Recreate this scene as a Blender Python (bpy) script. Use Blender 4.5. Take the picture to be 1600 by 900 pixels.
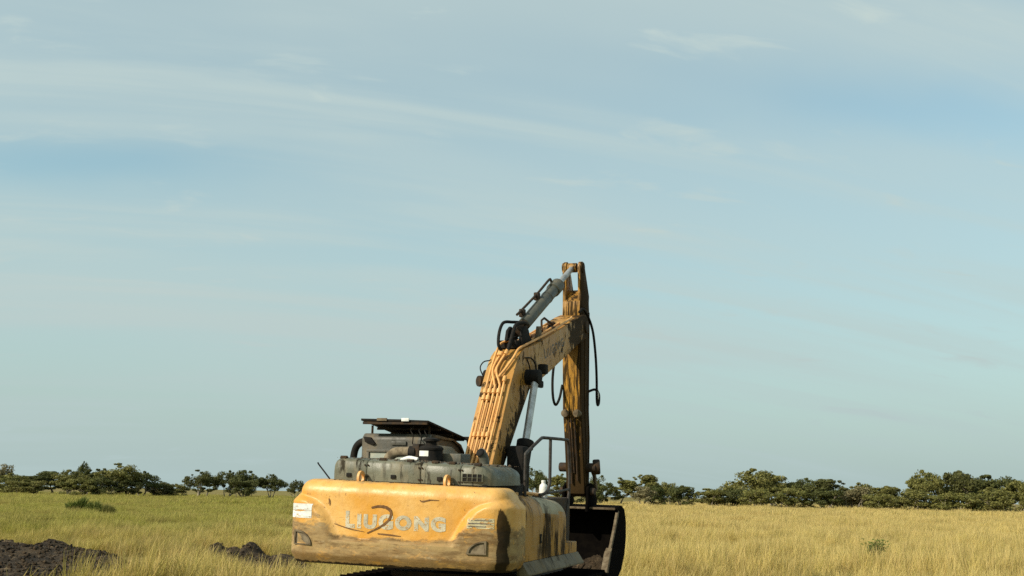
import bpy, bmesh, math, random
import numpy as np
from mathutils import Vector, Matrix

for o in list(bpy.data.objects):
    bpy.data.objects.remove(o)
scene = bpy.context.scene
COL = scene.collection
R = math.radians
rnd = random.Random(7)

# ------------------------------------------------------------------ camera, sky, sun, exposure
CAM = Vector((0.41768, -17.91984, 1.89641))
cam_data = bpy.data.cameras.new('camera')
cam = bpy.data.objects.new('camera', cam_data)
COL.objects.link(cam)
cam.matrix_world = Matrix(((0.99984, -0.01812, 0.0, CAM.x),
                           (-0.00311, -0.17168, -0.98515, CAM.y),
                           (0.01785, 0.98499, -0.17171, CAM.z),
                           (0, 0, 0, 1)))
cam_data.sensor_width = 36.0
cam_data.lens = 36.0 * 1850 / 1600
cam_data.clip_start = 0.1
cam_data.clip_end = 8000
scene.camera = cam
CAMR, CAMU, CAMF = Vector((0.99984, -0.00311, 0.01785)), Vector((-0.01812, -0.17168, 0.98499)), Vector((0, 0.98515, 0.17171))

SUN_AZ, SUN_EL = R(60), R(33)          # azimuth measured from straight behind the camera towards its left
to_sun = Vector((-math.sin(SUN_AZ) * math.cos(SUN_EL), -math.cos(SUN_AZ) * math.cos(SUN_EL), math.sin(SUN_EL)))
sun_data = bpy.data.lights.new('sun', 'SUN')
sun_data.energy = 5.0
sun_data.angle = R(0.6)
sun_data.color = (1.0, 0.90, 0.74)
sun = bpy.data.objects.new('sun', sun_data)
COL.objects.link(sun)
sun.rotation_euler = to_sun.to_track_quat('Z', 'Y').to_euler()
sun.location = (0, 0, 40)

world = bpy.data.worlds.new('World')
scene.world = world
world.use_nodes = True
wn, wl = world.node_tree.nodes, world.node_tree.links
wn.clear()
w_out = wn.new('ShaderNodeOutputWorld')
w_bg = wn.new('ShaderNodeBackground')
w_bg.inputs['Strength'].default_value = 0.14
w_sky = wn.new('ShaderNodeTexSky')
w_sky.sky_type = 'NISHITA'
w_sky.sun_disc = False
w_sky.sun_elevation = SUN_EL
w_sky.sun_rotation = math.atan2(to_sun.x, to_sun.y)
w_sky.altitude = 50
w_sky.air_density = 1.0
w_sky.dust_density = 2.0
w_sky.ozone_density = 1.6


def wnode(kind, **kw):
    n = wn.new(kind)
    for k, v in kw.items():
        setattr(n, k, v)
    return n


def wmath(op, a, b=None, clamp=False):
    n = wnode('ShaderNodeMath', operation=op, use_clamp=clamp)
    for i, v in enumerate((a, b)):
        if v is None:
            continue
        if isinstance(v, (int, float)):
            n.inputs[i].default_value = v
        else:
            wl.new(v, n.inputs[i])
    return n.outputs[0]


# thin high cloud: noise on a curved layer overhead, so that streaks draw together towards the horizon
w_tc = wnode('ShaderNodeTexCoord')
w_sep = wnode('ShaderNodeSeparateXYZ')
wl.new(w_tc.outputs['Generated'], w_sep.inputs[0])
w_den = wmath('ADD', wmath('MAXIMUM', w_sep.outputs['Z'], 0.0), 0.30)
w_cx = wmath('DIVIDE', w_sep.outputs['X'], w_den)
w_cy = wmath('DIVIDE', w_sep.outputs['Y'], w_den)
w_cmb = wnode('ShaderNodeCombineXYZ')
wl.new(w_cx, w_cmb.inputs[0])
wl.new(w_cy, w_cmb.inputs[1])


def cloud_noise(rot, sx, sy, scale, detail, lo, hi, off=(0, 0, 0), dist=0.0):
    m0 = wnode('ShaderNodeMapping')
    m0.inputs['Rotation'].default_value = (0, 0, rot)
    wl.new(w_cmb.outputs[0], m0.inputs[0])
    m = wnode('ShaderNodeMapping')
    m.inputs['Scale'].default_value = (sx, sy, 1)
    m.inputs['Location'].default_value = off
    wl.new(m0.outputs[0], m.inputs[0])
    n = wnode('ShaderNodeTexNoise')
    n.inputs['Scale'].default_value = scale
    n.inputs['Detail'].default_value = detail
    n.inputs['Roughness'].default_value = 0.5
    n.inputs['Distortion'].default_value = dist
    wl.new(m.outputs[0], n.inputs['Vector'])
    r = wnode('ShaderNodeMapRange', interpolation_type='SMOOTHSTEP')
    r.inputs['From Min'].default_value = lo
    r.inputs['From Max'].default_value = hi
    wl.new(n.outputs[0], r.inputs['Value'])
    return r.outputs[0]


# soft distortion shared by the openings between the cloud sheets
w_dn = wnode('ShaderNodeTexNoise')
w_dn.inputs['Scale'].default_value = 2.2
w_dn.inputs['Detail'].default_value = 4
wl.new(w_cmb.outputs[0], w_dn.inputs['Vector'])
w_ds = wnode('ShaderNodeVectorMath', operation='MULTIPLY_ADD')
wl.new(w_dn.outputs['Color'], w_ds.inputs[0])
w_ds.inputs[1].default_value = (0.30, 0.16, 0)
wl.new(w_cmb.outputs[0], w_ds.inputs[2])
w_dsep = wnode('ShaderNodeSeparateXYZ')
wl.new(w_ds.outputs[0], w_dsep.inputs[0])


def opening(cx, cy, ang, lx, ly):
    """long soft gap in the veil through which the blue shows"""
    dx = wmath('SUBTRACT', w_dsep.outputs['X'], cx + 0.15)
    dy = wmath('SUBTRACT', w_dsep.outputs['Y'], cy + 0.08)
    ca, sa = math.cos(ang), math.sin(ang)
    u = wmath('ADD', wmath('MULTIPLY', dx, ca / lx), wmath('MULTIPLY', dy, sa / lx))
    v = wmath('ADD', wmath('MULTIPLY', dx, -sa / ly), wmath('MULTIPLY', dy, ca / ly))
    q = wmath('ADD', wmath('MULTIPLY', u, u), wmath('MULTIPLY', v, v))
    return wmath('EXPONENT', wmath('MULTIPLY', q, -1.0))


broad = cloud_noise(R(-16), 0.5, 1.6, 1.3, 3, 0.32, 0.68, (8.6, 1.35, 11.0), 0.2)
wisps = cloud_noise(R(-14), 0.55, 4.6, 1.9, 7, 0.42, 0.74, (5.9, 2.2, 5.5), 0.5)
puffs = cloud_noise(R(-10), 1.3, 3.2, 4.2, 6, 0.60, 0.76, (5.3, 0.7, 3.0), 0.4)
gaps = wmath('ADD', opening(-0.62, 1.64, R(8), 0.34, 0.085), opening(0.56, 1.49, R(4), 0.48, 0.085))
gaps = wmath('ADD', gaps, wmath('ADD', opening(1.7, 0.9, R(20), 0.5, 0.2), opening(-1.6, 0.4, R(30), 0.6, 0.2)))
gaps = wmath('ADD', gaps, wmath('ADD', opening(0.3, -0.8, R(10), 0.7, 0.2), opening(0.62, 1.12, R(4), 0.40, 0.12)))
cl = wmath('ADD', wmath('MULTIPLY', broad, 0.34), 0.42)
cl = wmath('SUBTRACT', cl, wmath('MULTIPLY', gaps, 0.56))
cl = wmath('ADD', cl, wmath('MULTIPLY', wisps, 0.36))
cl = wmath('ADD', cl, wmath('MULTIPLY', puffs, 0.34), False)
w_hsv = wnode('ShaderNodeHueSaturation')
w_hsv.inputs['Saturation'].default_value = 0.86
w_hsv.inputs['Value'].default_value = 1.05
wl.new(w_sky.outputs[0], w_hsv.inputs['Color'])
w_tint = wnode('ShaderNodeMix', data_type='RGBA', blend_type='MULTIPLY')
w_tint.inputs['Factor'].default_value = 1.0
wl.new(w_hsv.outputs[0], w_tint.inputs['A'])
w_tint.inputs['B'].default_value = (0.98, 1.22, 1.06, 1)
w_mix = wnode('ShaderNodeMix', data_type='RGBA')
wl.new(cl, w_mix.inputs['Factor'])
wl.new(w_tint.outputs['Result'], w_mix.inputs['A'])
w_mix.inputs['B'].default_value = (3.75, 4.52, 4.42, 1)
# haze: the veil thickens towards the horizon
w_hz = wnode('ShaderNodeMix', data_type='RGBA')
wl.new(wmath('MULTIPLY', wmath('EXPONENT', wmath('MULTIPLY', wmath('MAXIMUM', w_sep.outputs['Z'], 0.0), -6.5)), 0.85), w_hz.inputs['Factor'])
wl.new(w_mix.outputs['Result'], w_hz.inputs['A'])
w_hz.inputs['B'].default_value = (2.80, 3.62, 3.60, 1)
wl.new(w_hz.outputs['Result'], w_bg.inputs['Color'])
wl.new(w_bg.outputs[0], w_out.inputs['Surface'])

scene.view_settings.view_transform = 'Standard'
scene.view_settings.look = 'None'
scene.view_settings.exposure = 0.06
scene.view_settings.gamma = 1.0
scene.view_settings.use_curve_mapping = False
scene.render.engine = 'CYCLES'
scene.cycles.use_denoising = False
scene.cycles.max_bounces = 6
scene.cycles.diffuse_bounces = 3
scene.cycles.transparent_max_bounces = 8


# ------------------------------------------------------------------ material helpers
class Mat:
    def __init__(self, name, rough=0.7, metal=0.0, spec=0.5):
        self.m = bpy.data.materials.new(name)
        self.m.use_nodes = True
        self.t = self.m.node_tree
        self.n, self.l = self.t.nodes, self.t.links
        self.b = self.n['Principled BSDF']
        self.out = self.n['Material Output']
        self.b.inputs['Roughness'].default_value = rough
        self.b.inputs['Metallic'].default_value = metal
        self.b.inputs['Specular IOR Level'].default_value = spec
        self._tc = None

    def node(self, kind, **kw):
        n = self.n.new(kind)
        for k, v in kw.items():
            setattr(n, k, v)
        return n

    def put(self, v, sock):
        if isinstance(v, (int, float)):
            sock.default_value = v
        elif isinstance(v, (tuple, list)):
            sock.default_value = tuple(v) + ((1,) if len(v) == 3 and sock.type == 'RGBA' else ())
        else:
            self.l.new(v, sock)

    def coord(self, which='Object'):
        if self._tc is None:
            self._tc = self.node('ShaderNodeTexCoord')
        return self._tc.outputs[which]

    def noise(self, scale, detail=4, rough=0.55, stretch=(1, 1, 1), vec=None, dist=0.0, off=(0, 0, 0)):
        mp = self.node('ShaderNodeMapping')
        mp.inputs['Scale'].default_value = stretch
        mp.inputs['Location'].default_value = off
        self.l.new(vec if vec is not None else self.coord(), mp.inputs[0])
        n = self.node('ShaderNodeTexNoise')
        n.inputs['Scale'].default_value = scale
        n.inputs['Detail'].default_value = detail
        n.inputs['Roughness'].default_value = rough
        n.inputs['Distortion'].default_value = dist
        self.l.new(mp.outputs[0], n.inputs['Vector'])
        return n.outputs[0]

    def step(self, v, lo, hi, a=0.0, b=1.0):
        r = self.node('ShaderNodeMapRange', interpolation_type='SMOOTHSTEP')
        self.put(v, r.inputs['Value'])
        r.inputs['From Min'].default_value = lo
        r.inputs['From Max'].default_value = hi
        r.inputs['To Min'].default_value = a
        r.inputs['To Max'].default_value = b
        return r.outputs[0]

    def math(self, op, a, b=0.0, clamp=False):
        n = self.node('ShaderNodeMath', operation=op, use_clamp=clamp)
        self.put(a, n.inputs[0])
        self.put(b, n.inputs[1])
        return n.outputs[0]

    def mix(self, f, a, b):
        n = self.node('ShaderNodeMix', data_type='RGBA')
        self.put(f, n.inputs['Factor'])
        self.put(a, n.inputs['A'])
        self.put(b, n.inputs['B'])
        return n.outputs['Result']

    def attr(self, name):
        n = self.node('ShaderNodeAttribute')
        n.attribute_name = name
        return n.outputs['Fac']

    def axis(self, i, vec=None):
        s = self.node('ShaderNodeSeparateXYZ')
        self.l.new(vec if vec is not None else self.coord(), s.inputs[0])
        return s.outputs[i]

    def color(self, v):
        self.put(v, self.b.inputs['Base Color'])

    def rough(self, v):
        self.put(v, self.b.inputs['Roughness'])

    def bump(self, h, strength=0.3, dist=0.01):
        n = self.node('ShaderNodeBump')
        n.inputs['Strength'].default_value = strength
        n.inputs['Distance'].default_value = dist
        self.put(h, n.inputs['Height'])
        self.l.new(n.outputs[0], self.b.inputs['Normal'])


def worn_paint(name, base, faded, grime=0.5, grime_lo=0.52, rust=0.5, mud_attr=False, grime_stretch=(3.2, 3.2, 0.55),
               grime_scale=2.6, rough=0.48, grime_col=(0.018, 0.013, 0.008), mud_col=(0.155, 0.100, 0.046), extra=None, dust_amt=0.45):
    M = Mat(name)
    c = M.mix(M.step(M.noise(1.7, 4), 0.35, 0.68), base, faded)
    c = M.mix(M.math('MULTIPLY', M.step(M.noise(9, 6, 0.7), 0.42, 0.72), 0.35), c, tuple(x * 0.72 for x in base))
    dust = M.noise(5.5, 6, 0.65, (1, 1, 0.35))
    c = M.mix(M.math('MULTIPLY', M.step(dust, 0.46, 0.78), dust_amt), c, (0.30, 0.215, 0.115))
    g1 = M.step(M.noise(grime_scale, 7, 0.68, grime_stretch, dist=0.35), grime_lo, grime_lo + 0.10)
    g2 = M.step(M.noise(1.3, 2), 0.38, 0.60)
    gm = M.math('MULTIPLY', M.math('MULTIPLY', g1, g2), grime)
    if extra:
        gm = M.math('MAXIMUM', gm, M.math('MULTIPLY', extra(M), 0.95))
    r1 = M.math('MULTIPLY', M.step(M.noise(17, 8, 0.72, (1, 1, 0.6)), 0.61, 0.68), rust)
    c = M.mix(r1, c, (0.115, 0.042, 0.014))
    c = M.mix(gm, c, grime_col)
    rg = M.math('ADD', rough, M.math('MULTIPLY', M.step(dust, 0.4, 0.75), 0.25))
    if mud_attr:
        nz = M.noise(7, 7, 0.7, (0.6, 1, 1.8), dist=0.3)
        mk = M.step(M.math('ADD', M.attr('mud'), M.math('MULTIPLY', M.math('SUBTRACT', nz, 0.5), 2.6)), 0.30, 0.95)
        mcol = M.mix(M.step(M.noise(4, 6, 0.65, (0.5, 1, 2.0)), 0.36, 0.64), mud_col, (0.25, 0.185, 0.095))
        mcol = M.mix(M.step(M.noise(2.6, 8, 0.76, (0.40, 1, 3.4), off=(3, 0, 0)), 0.48, 0.62), mcol, (0.060, 0.036, 0.016))
        mcol = M.mix(M.math('MULTIPLY', M.step(M.noise(9, 8, 0.78, (0.5, 1, 1.6), off=(1, 0, 5)), 0.54, 0.66), 0.75), mcol, (0.31, 0.25, 0.155))
        mcol = M.mix(M.step(M.noise(6, 8, 0.78, (0.8, 1, 1.1), off=(0, 2, 1)), 0.60, 0.66), mcol, (0.42, 0.23, 0.05))
        band = M.math('MULTIPLY', M.step(M.axis(2), 1.16, 1.20), M.step(M.axis(2), 1.42, 1.33))
        mcol = M.mix(M.math('MULTIPLY', band, M.step(M.noise(3.1, 7, 0.72, (0.6, 1, 1.6), off=(6, 0, 0)), 0.40, 0.58, 0.9, 0.05)), mcol, (0.31, 0.225, 0.105))
        mcol = M.mix(M.math('MULTIPLY', M.step(M.noise(4.5, 8, 0.8, (0.35, 1, 2.2), off=(8, 2, 0)), 0.55, 0.63), 0.75), mcol, (0.055, 0.034, 0.016))
        mcol = M.mix(M.math('MULTIPLY', M.step(M.noise(16, 6, 0.8, (1.3, 1, 0.35), off=(0, 8, 0)), 0.60, 0.66), 0.7), mcol, (0.075, 0.048, 0.022))
        mcol = M.mix(M.step(M.axis(2), 1.19, 1.13, 0.0, 0.6), mcol, (0.20, 0.115, 0.035))
        c = M.mix(M.math('MULTIPLY', mk, 0.88), c, mcol)
        run = M.math('MULTIPLY', M.step(M.noise(5, 6, 0.7, (2.2, 1, 0.22), off=(2, 0, 0)), 0.56, 0.70), M.step(M.noise(1.6, 3), 0.40, 0.62, 0.0, 0.5))
        c = M.mix(run, c, (0.24, 0.12, 0.028))
        scr = M.step(M.noise(26, 4, 0.7, (0.10, 0.4, 2.4), off=(0, 3, 7)), 0.655, 0.68)
        scr = M.math('MULTIPLY', scr, M.step(M.noise(2.2, 3, off=(9, 0, 0)), 0.48, 0.60))
        c = M.mix(M.math('MULTIPLY', scr, 0.7), c, (0.17, 0.085, 0.03))
        chip = M.step(M.noise(30, 5, 0.8, (1, 1, 1.4), off=(4, 1, 0)), 0.65, 0.675)
        c = M.mix(M.math('MULTIPLY', chip, 0.85), c, (0.085, 0.045, 0.022))
        bk = M.step(M.math('ADD', M.attr('black_mask'), M.math('MULTIPLY', M.math('SUBTRACT', M.noise(6, 8, 0.72, (1.5, 1.5, 0.6)), 0.5), 1.9)), 0.40, 0.62)  # ragged black area from the vertex mask
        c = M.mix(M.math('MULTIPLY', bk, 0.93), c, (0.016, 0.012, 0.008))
        rg = M.math('MAXIMUM', rg, M.math('MULTIPLY', M.math('MAXIMUM', mk, bk), 0.92))
    M.color(c)
    M.rough(M.math('MAXIMUM', rg, M.math('MULTIPLY', gm, 0.9)))
    M.put(M.math('SUBTRACT', 0.45, M.math('MULTIPLY', (M.math('MAXIMUM', gm, bk) if mud_attr else gm), 0.36)), M.b.inputs['Specular IOR Level'])
    M.bump(M.math('ADD', M.math('ADD', M.noise(26, 6, 0.65), M.math('MULTIPLY', M.noise(3.4, 2), 3.2)), M.math('MULTIPLY', gm, 0.6)), 0.30, 0.012)
    return M.m


def plain(name, col, rough=0.6, metal=0.0, var=0.35, scale=8, dark=None, spec=0.5, bump=0.15):
    M = Mat(name, rough, metal, spec)
    dk = dark or tuple(x * (1 - var) for x in col)
    n = M.noise(scale, 6, 0.65)
    M.color(M.mix(M.step(n, 0.38, 0.66), col, dk))
    M.rough(M.step(n, 0.3, 0.7, rough, min(1, rough + 0.2)))
    if bump:
        M.bump(M.noise(scale * 3, 5, 0.65), bump, 0.01)
    return M.m




def arm_dirt(M):
    """grease and mud that ran down the arm, thick on its lower half and right flank"""
    n = M.noise(2.2, 7, 0.66, (7, 7, 0.30), dist=0.25)
    low = M.step(M.axis(2), 3.55, 2.5, 0.0, 0.17)
    flank = M.step(M.axis(0), 0.150, 0.172, 0.0, 0.15)
    return M.step(M.math('ADD', n, M.math('ADD', low, flank)), 0.455, 0.55)


def boom_dirt(M):
    """flaked black patches along the lower edge of the boom and round its tip"""
    n = M.noise(4.2, 8, 0.74, (1, 1.3, 0.8), dist=0.4)
    x, y, z = M.axis(0), M.axis(1), M.axis(2)
    u = M.math('SUBTRACT', M.math('ADD', M.math('MULTIPLY', M.math('SUBTRACT', z, 2.26), 0.865), 0.27), y)
    belly = M.math('MULTIPLY', M.step(u, 0.50, 0.02, 0.0, 0.14), M.step(z, 3.75, 3.4))
    tip = M.step(y, 3.0, 3.75, 0.0, 0.17)
    f = M.math('ADD', n, M.math('MULTIPLY', M.math('MAXIMUM', belly, tip), M.step(x, 0.12, 0.2, 0.35, 1.0)))
    return M.step(f, 0.53, 0.60)


MT = {}
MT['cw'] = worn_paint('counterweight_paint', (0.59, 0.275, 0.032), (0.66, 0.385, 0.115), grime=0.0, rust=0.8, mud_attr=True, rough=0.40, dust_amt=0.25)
MT['boom'] = worn_paint('boom_paint', (0.38, 0.178, 0.026), (0.43, 0.235, 0.055), grime=0.9, grime_lo=0.58, rust=0.6, grime_stretch=(3, 2.4, 0.9), grime_scale=3.4, extra=boom_dirt, dust_amt=0.25)
MT['tube'] = worn_paint('tube_paint', (0.66, 0.315, 0.085), (0.72, 0.395, 0.135), grime=0.6, grime_lo=0.58, rust=0.8)
MT['arm'] = worn_paint('arm_paint', (0.44, 0.215, 0.020), (0.22, 0.105, 0.014), grime=0.92, grime_lo=0.50, rust=0.95, grime_stretch=(3, 3, 0.9), grime_scale=3.2, extra=arm_dirt, grime_col=(0.022, 0.015, 0.008), dust_amt=0.12)
MT['side'] = worn_paint('side_panel_paint', (0.37, 0.17, 0.014), (0.33, 0.17, 0.024), dust_amt=0.10, grime=0.95, grime_lo=0.43, rust=0.6)
MT['tread'] = worn_paint('worn_tank_top', (0.30, 0.25, 0.155), (0.38, 0.33, 0.22), grime=0.92, grime_lo=0.48, rust=0.5, rough=0.7)
MT['hood'] = worn_paint('hood_paint', (0.080, 0.081, 0.053), (0.135, 0.136, 0.095), grime=0.88, grime_lo=0.51, rust=0.12, rough=0.42)
MT['cab'] = worn_paint('cab_paint', (0.062, 0.060, 0.048), (0.085, 0.082, 0.064), grime=0.5, grime_lo=0.56, rust=0.2, rough=0.5)
MT['cyl'] = worn_paint('cylinder_paint', (0.048, 0.048, 0.036), (0.078, 0.078, 0.058), grime=0.4, grime_lo=0.6, rust=0.3)
MT['black'] = plain('black_rubber', (0.008, 0.0075, 0.007), 0.7, dark=(0.022, 0.018, 0.014), scale=14, spec=0.15)
MT['steel'] = plain('dark_steel', (0.026, 0.020, 0.015), 0.7, 0.0, dark=(0.062, 0.036, 0.018), scale=11, spec=0.2)
MT['chrome'] = plain('chrome_rod', (0.52, 0.52, 0.51), 0.36, 0.7, var=0.4, scale=5, bump=0)
MT['rail'] = plain('rail_steel', (0.055, 0.050, 0.045), 0.5, 0.2, dark=(0.028, 0.02, 0.014), scale=9, spec=0.3)
MT['white'] = plain('white_plastic', (0.72, 0.72, 0.68), 0.45, var=0.15)
MT['tan'] = plain('dusty_rubber', (0.20, 0.155, 0.095), 0.8, dark=(0.10, 0.075, 0.045), scale=12)
MT['glass'] = plain('dusty_glass', (0.30, 0.33, 0.29), 0.3, dark=(0.36, 0.36, 0.29), scale=5, bump=0)
MT['bucket'] = plain('bucket_steel', (0.0025, 0.002, 0.0018), 0.95, 0.0, dark=(0.005, 0.004, 0.003), scale=7, bump=0.5, spec=0.03)  # near-black base colour carries the shade inside the bucket
MT['bare'] = plain('bare_edge_steel', (0.14, 0.105, 0.058), 0.7, 0.0, dark=(0.065, 0.042, 0.02), scale=10)
MT['rustmark'] = plain('rust_brown_paint', (0.16, 0.075, 0.022), 0.8, dark=(0.10, 0.045, 0.015), scale=20)
MT['sill'] = worn_paint('sill_paint', (0.13, 0.105, 0.068), (0.19, 0.16, 0.11), grime=0.95, grime_lo=0.50, rust=0.4, rough=0.75)
MT['mud'] = plain('wet_mud', (0.050, 0.034, 0.020), 0.9, dark=(0.10, 0.066, 0.036), scale=6, bump=0.7)


def flaky(name, col, lo, hi, scale=16, stretch=(1, 1, 1.6)):
    M = Mat(name, 0.6)
    M.color(M.mix(M.step(M.noise(6, 5), 0.4, 0.65), col, tuple(x * 0.7 for x in col)))
    tr = M.node('ShaderNodeBsdfTransparent')
    mx = M.node('ShaderNodeMixShader')
    M.put(M.step(M.noise(scale, 8, 0.78, stretch), lo, hi), mx.inputs[0])
    M.l.new(M.b.outputs[0], mx.inputs[1])
    M.l.new(tr.outputs[0], mx.inputs[2])
    M.l.new(mx.outputs[0], M.out.inputs['Surface'])
    return M.m


MT['letter'] = flaky('flaking_white_lettering', (0.52, 0.46, 0.33), 0.54, 0.58, 24)
MT['letter_grey'] = flaky('faded_grey_lettering', (0.12, 0.10, 0.085), 0.52, 0.60, 12)
MT['letter_black'] = flaky('flaking_black_lettering', (0.03, 0.025, 0.02), 0.47, 0.57, 14)
MT['sticker'] = flaky('worn_white_sticker', (0.76, 0.77, 0.73), 0.535, 0.57, 7, (0.6, 0.6, 5.0))
MT['sticker_dim'] = flaky('worn_cream_sticker', (0.58, 0.50, 0.30), 0.51, 0.55, 12, (0.6, 0.6, 4.0))

# ------------------------------------------------------------------ mesh helpers
def tag(o, label=None, cat=None, group=None, kind=None):
    if label:
        o['label'] = label
    if cat:
        o['category'] = cat
    if group:
        o['group'] = group
    if kind:
        o['kind'] = kind
    return o


def link(name, me, mat, parent=None):
    o = bpy.data.objects.new(name, me)
    COL.objects.link(o)
    if mat is not None and not me.materials:
        me.materials.append(mat)
    if parent is not None:
        o.parent = parent
    return o


def smooth(me, angle=35):
    me.polygons.foreach_set('use_smooth', [True] * len(me.polygons))
    if angle < 180:
        me.set_sharp_from_angle(angle=R(angle))


def mesh(name, V, F, mat, parent=None, sm=None, bevel=0.0, segs=2):
    me = bpy.data.meshes.new(name)
    me.from_pydata([tuple(v) for v in V], [], [tuple(f) for f in F])
    bm = bmesh.new()
    bm.from_mesh(me)
    bmesh.ops.recalc_face_normals(bm, faces=bm.faces)
    if bevel > 0:
        es = [e for e in bm.edges if len(e.link_faces) == 2 and e.calc_face_angle(0) > R(28)]
        bmesh.ops.bevel(bm, geom=es, offset=bevel, segments=segs, affect='EDGES', profile=0.6, clamp_overlap=True)
    bm.to_mesh(me)
    bm.free()
    if sm or bevel > 0:
        smooth(me, sm or 40)
    me.update()
    return link(name, me, mat, parent)


class B:
    """collects simple solids that make up ONE part"""
    def __init__(self):
        self.V, self.F = [], []

    def add(self, V, F):
        k = len(self.V)
        self.V += [Vector(v) for v in V]
        self.F += [tuple(i + k for i in f) for f in F]
        return self

    def box(self, x0, x1, y0, y1, z0, z1):
        V = [(x, y, z) for x in (x0, x1) for y in (y0, y1) for z in (z0, z1)]
        return self.add(V, [(0, 1, 3, 2), (4, 6, 7, 5), (0, 4, 5, 1), (2, 3, 7, 6), (0, 2, 6, 4), (1, 5, 7, 3)])

    def loft(self, rings, caps=True):
        n = len(rings[0])
        V = [p for r in rings for p in r]
        F = []
        for i in range(len(rings) - 1):
            for j in range(n):
                F.append((i * n + j, i * n + (j + 1) % n, (i + 1) * n + (j + 1) % n, (i + 1) * n + j))
        if caps:
            F.append(tuple(range(n)))
            F.append(tuple((len(rings) - 1) * n + j for j in range(n)))
        return self.add(V, F)

    def prism(self, prof, x0, x1):
        """closed (y, z) outline pushed from x0 to x1"""
        return self.loft([[(x, y, z) for y, z in prof] for x in (x0, x1)])

    def tube(self, pts, r, n=8):
        P = [Vector(p) for p in pts]
        rr = r if isinstance(r, (list, tuple)) else [r] * len(P)
        rings, up = [], None
        for i, p in enumerate(P):
            a = P[i] - P[i - 1] if i else P[1] - P[0]
            b = P[i + 1] - P[i] if i < len(P) - 1 else a
            d = (a.normalized() + b.normalized())
            d = d.normalized() if d.length > 1e-6 else a.normalized()
            if up is None:
                up = d.orthogonal().normalized()
            u = (up - d * up.dot(d)).normalized()
            up = u
            w = d.cross(u)
            rings.append([p + (u * math.cos(t) + w * math.sin(t)) * rr[i] for t in [2 * math.pi * k / n for k in range(n)]])
        return self.loft(rings)

    def cyl(self, p0, p1, r, n=16):
        return self.tube([p0, p1], r, n)

    def build(self, name, mat, parent=None, sm=None, bevel=0.0, segs=2):
        return mesh(name, self.V, self.F, mat, parent, sm, bevel, segs)


def spline(pts, sub=8):
    """Catmull-Rom through the points"""
    P = [Vector(p) for p in pts]
    P = [P[0] * 2 - P[1]] + P + [P[-1] * 2 - P[-2]]
    out = []
    for i in range(1, len(P) - 2):
        for k in range(sub):
            t = k / sub
            a, b, c, d = P[i - 1:i + 3]
            out.append(0.5 * ((2 * b) + (c - a) * t + (2 * a - 5 * b + 4 * c - d) * t * t + (3 * b - a - 3 * c + d) * t ** 3))
    out.append(P[-2])
    return out


def text_mesh(body, size, offset=0.0):
    cu = bpy.data.curves.new('lettering', 'FONT')
    cu.body = body
    cu.size = size
    cu.offset = offset
    cu.resolution_u = 4
    o = bpy.data.objects.new('lettering', cu)
    COL.objects.link(o)
    dg = bpy.context.evaluated_depsgraph_get()
    me = bpy.data.meshes.new_from_object(o.evaluated_get(dg))
    bpy.data.objects.remove(o)
    bpy.data.curves.remove(cu)
    return me


def lerp_list(t, xs, ys):
    return float(np.interp(t, xs, ys))

# ================================================================== ground
def wpt(px, py, depth):
    """point in the place that lies at the given depth along the ground ahead of the camera"""
    d = CAMF + CAMR * ((px - 800) / 1850) + CAMU * ((450 - py) / 1850)
    return CAM + d * (depth / d.y)


def fbm(x, y, seed=0, octaves=4, base=1.0):
    v, a, f = np.zeros_like(x), 1.0, base
    rs = np.random.RandomState(seed)
    for _ in range(octaves):
        for k in range(3):
            th, ph = rs.uniform(0, 6.28), rs.uniform(0, 6.28)
            v = v + a * np.sin((x * math.cos(th) + y * math.sin(th)) * f * rs.uniform(0.8, 1.25) + ph + 1.3 * np.sin((x * math.sin(th) - y * math.cos(th)) * f * 0.7 + ph * 2)) / 3
        a *= 0.5
        f *= 2.1
    return v


def np_mesh(name, V, Fq, mat, parent=None, attrs=None):
    """V (n,3), Fq (m,k) -> mesh object"""
    me = bpy.data.meshes.new(name)
    me.vertices.add(len(V))
    me.vertices.foreach_set('co', np.asarray(V, np.float32).ravel())
    k = Fq.shape[1]
    me.loops.add(Fq.size)
    me.loops.foreach_set('vertex_index', Fq.astype(np.int32).ravel())
    me.polygons.add(len(Fq))
    me.polygons.foreach_set('loop_start', np.arange(0, Fq.size, k, dtype=np.int32))
    me.polygons.foreach_set('loop_total', np.full(len(Fq), k, np.int32))
    me.update(calc_edges=True)
    for nm, vals in (attrs or {}).items():
        at = me.attributes.new(nm, 'FLOAT', 'POINT')
        at.data.foreach_set('value', np.asarray(vals, np.float32))
    return link(name, me, mat, parent)


def grid_faces(nx, ny):
    i, j = np.meshgrid(np.arange(nx - 1), np.arange(ny - 1), indexing='ij')
    a = (i * ny + j).ravel()
    return np.stack([a, a + ny, a + ny + 1, a + 1], 1)


M = Mat('field_soil', 0.95, spec=0.1)
pos = M.node('ShaderNodeNewGeometry').outputs['Position']
c = M.mix(M.step(M.noise(0.35, 6, 0.65, vec=pos), 0.38, 0.66), (0.17, 0.125, 0.045), (0.26, 0.19, 0.07))
c = M.mix(M.step(M.noise(0.05, 3, vec=pos), 0.42, 0.62), c, (0.16, 0.15, 0.04))
c = M.mix(M.step(M.noise(2.5, 6, 0.7, vec=pos), 0.55, 0.75), c, (0.06, 0.042, 0.02))
M.color(c)
M.bump(M.noise(4, 6, 0.7, vec=pos), 0.6, 0.08)
MT['field'] = M.m

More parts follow.
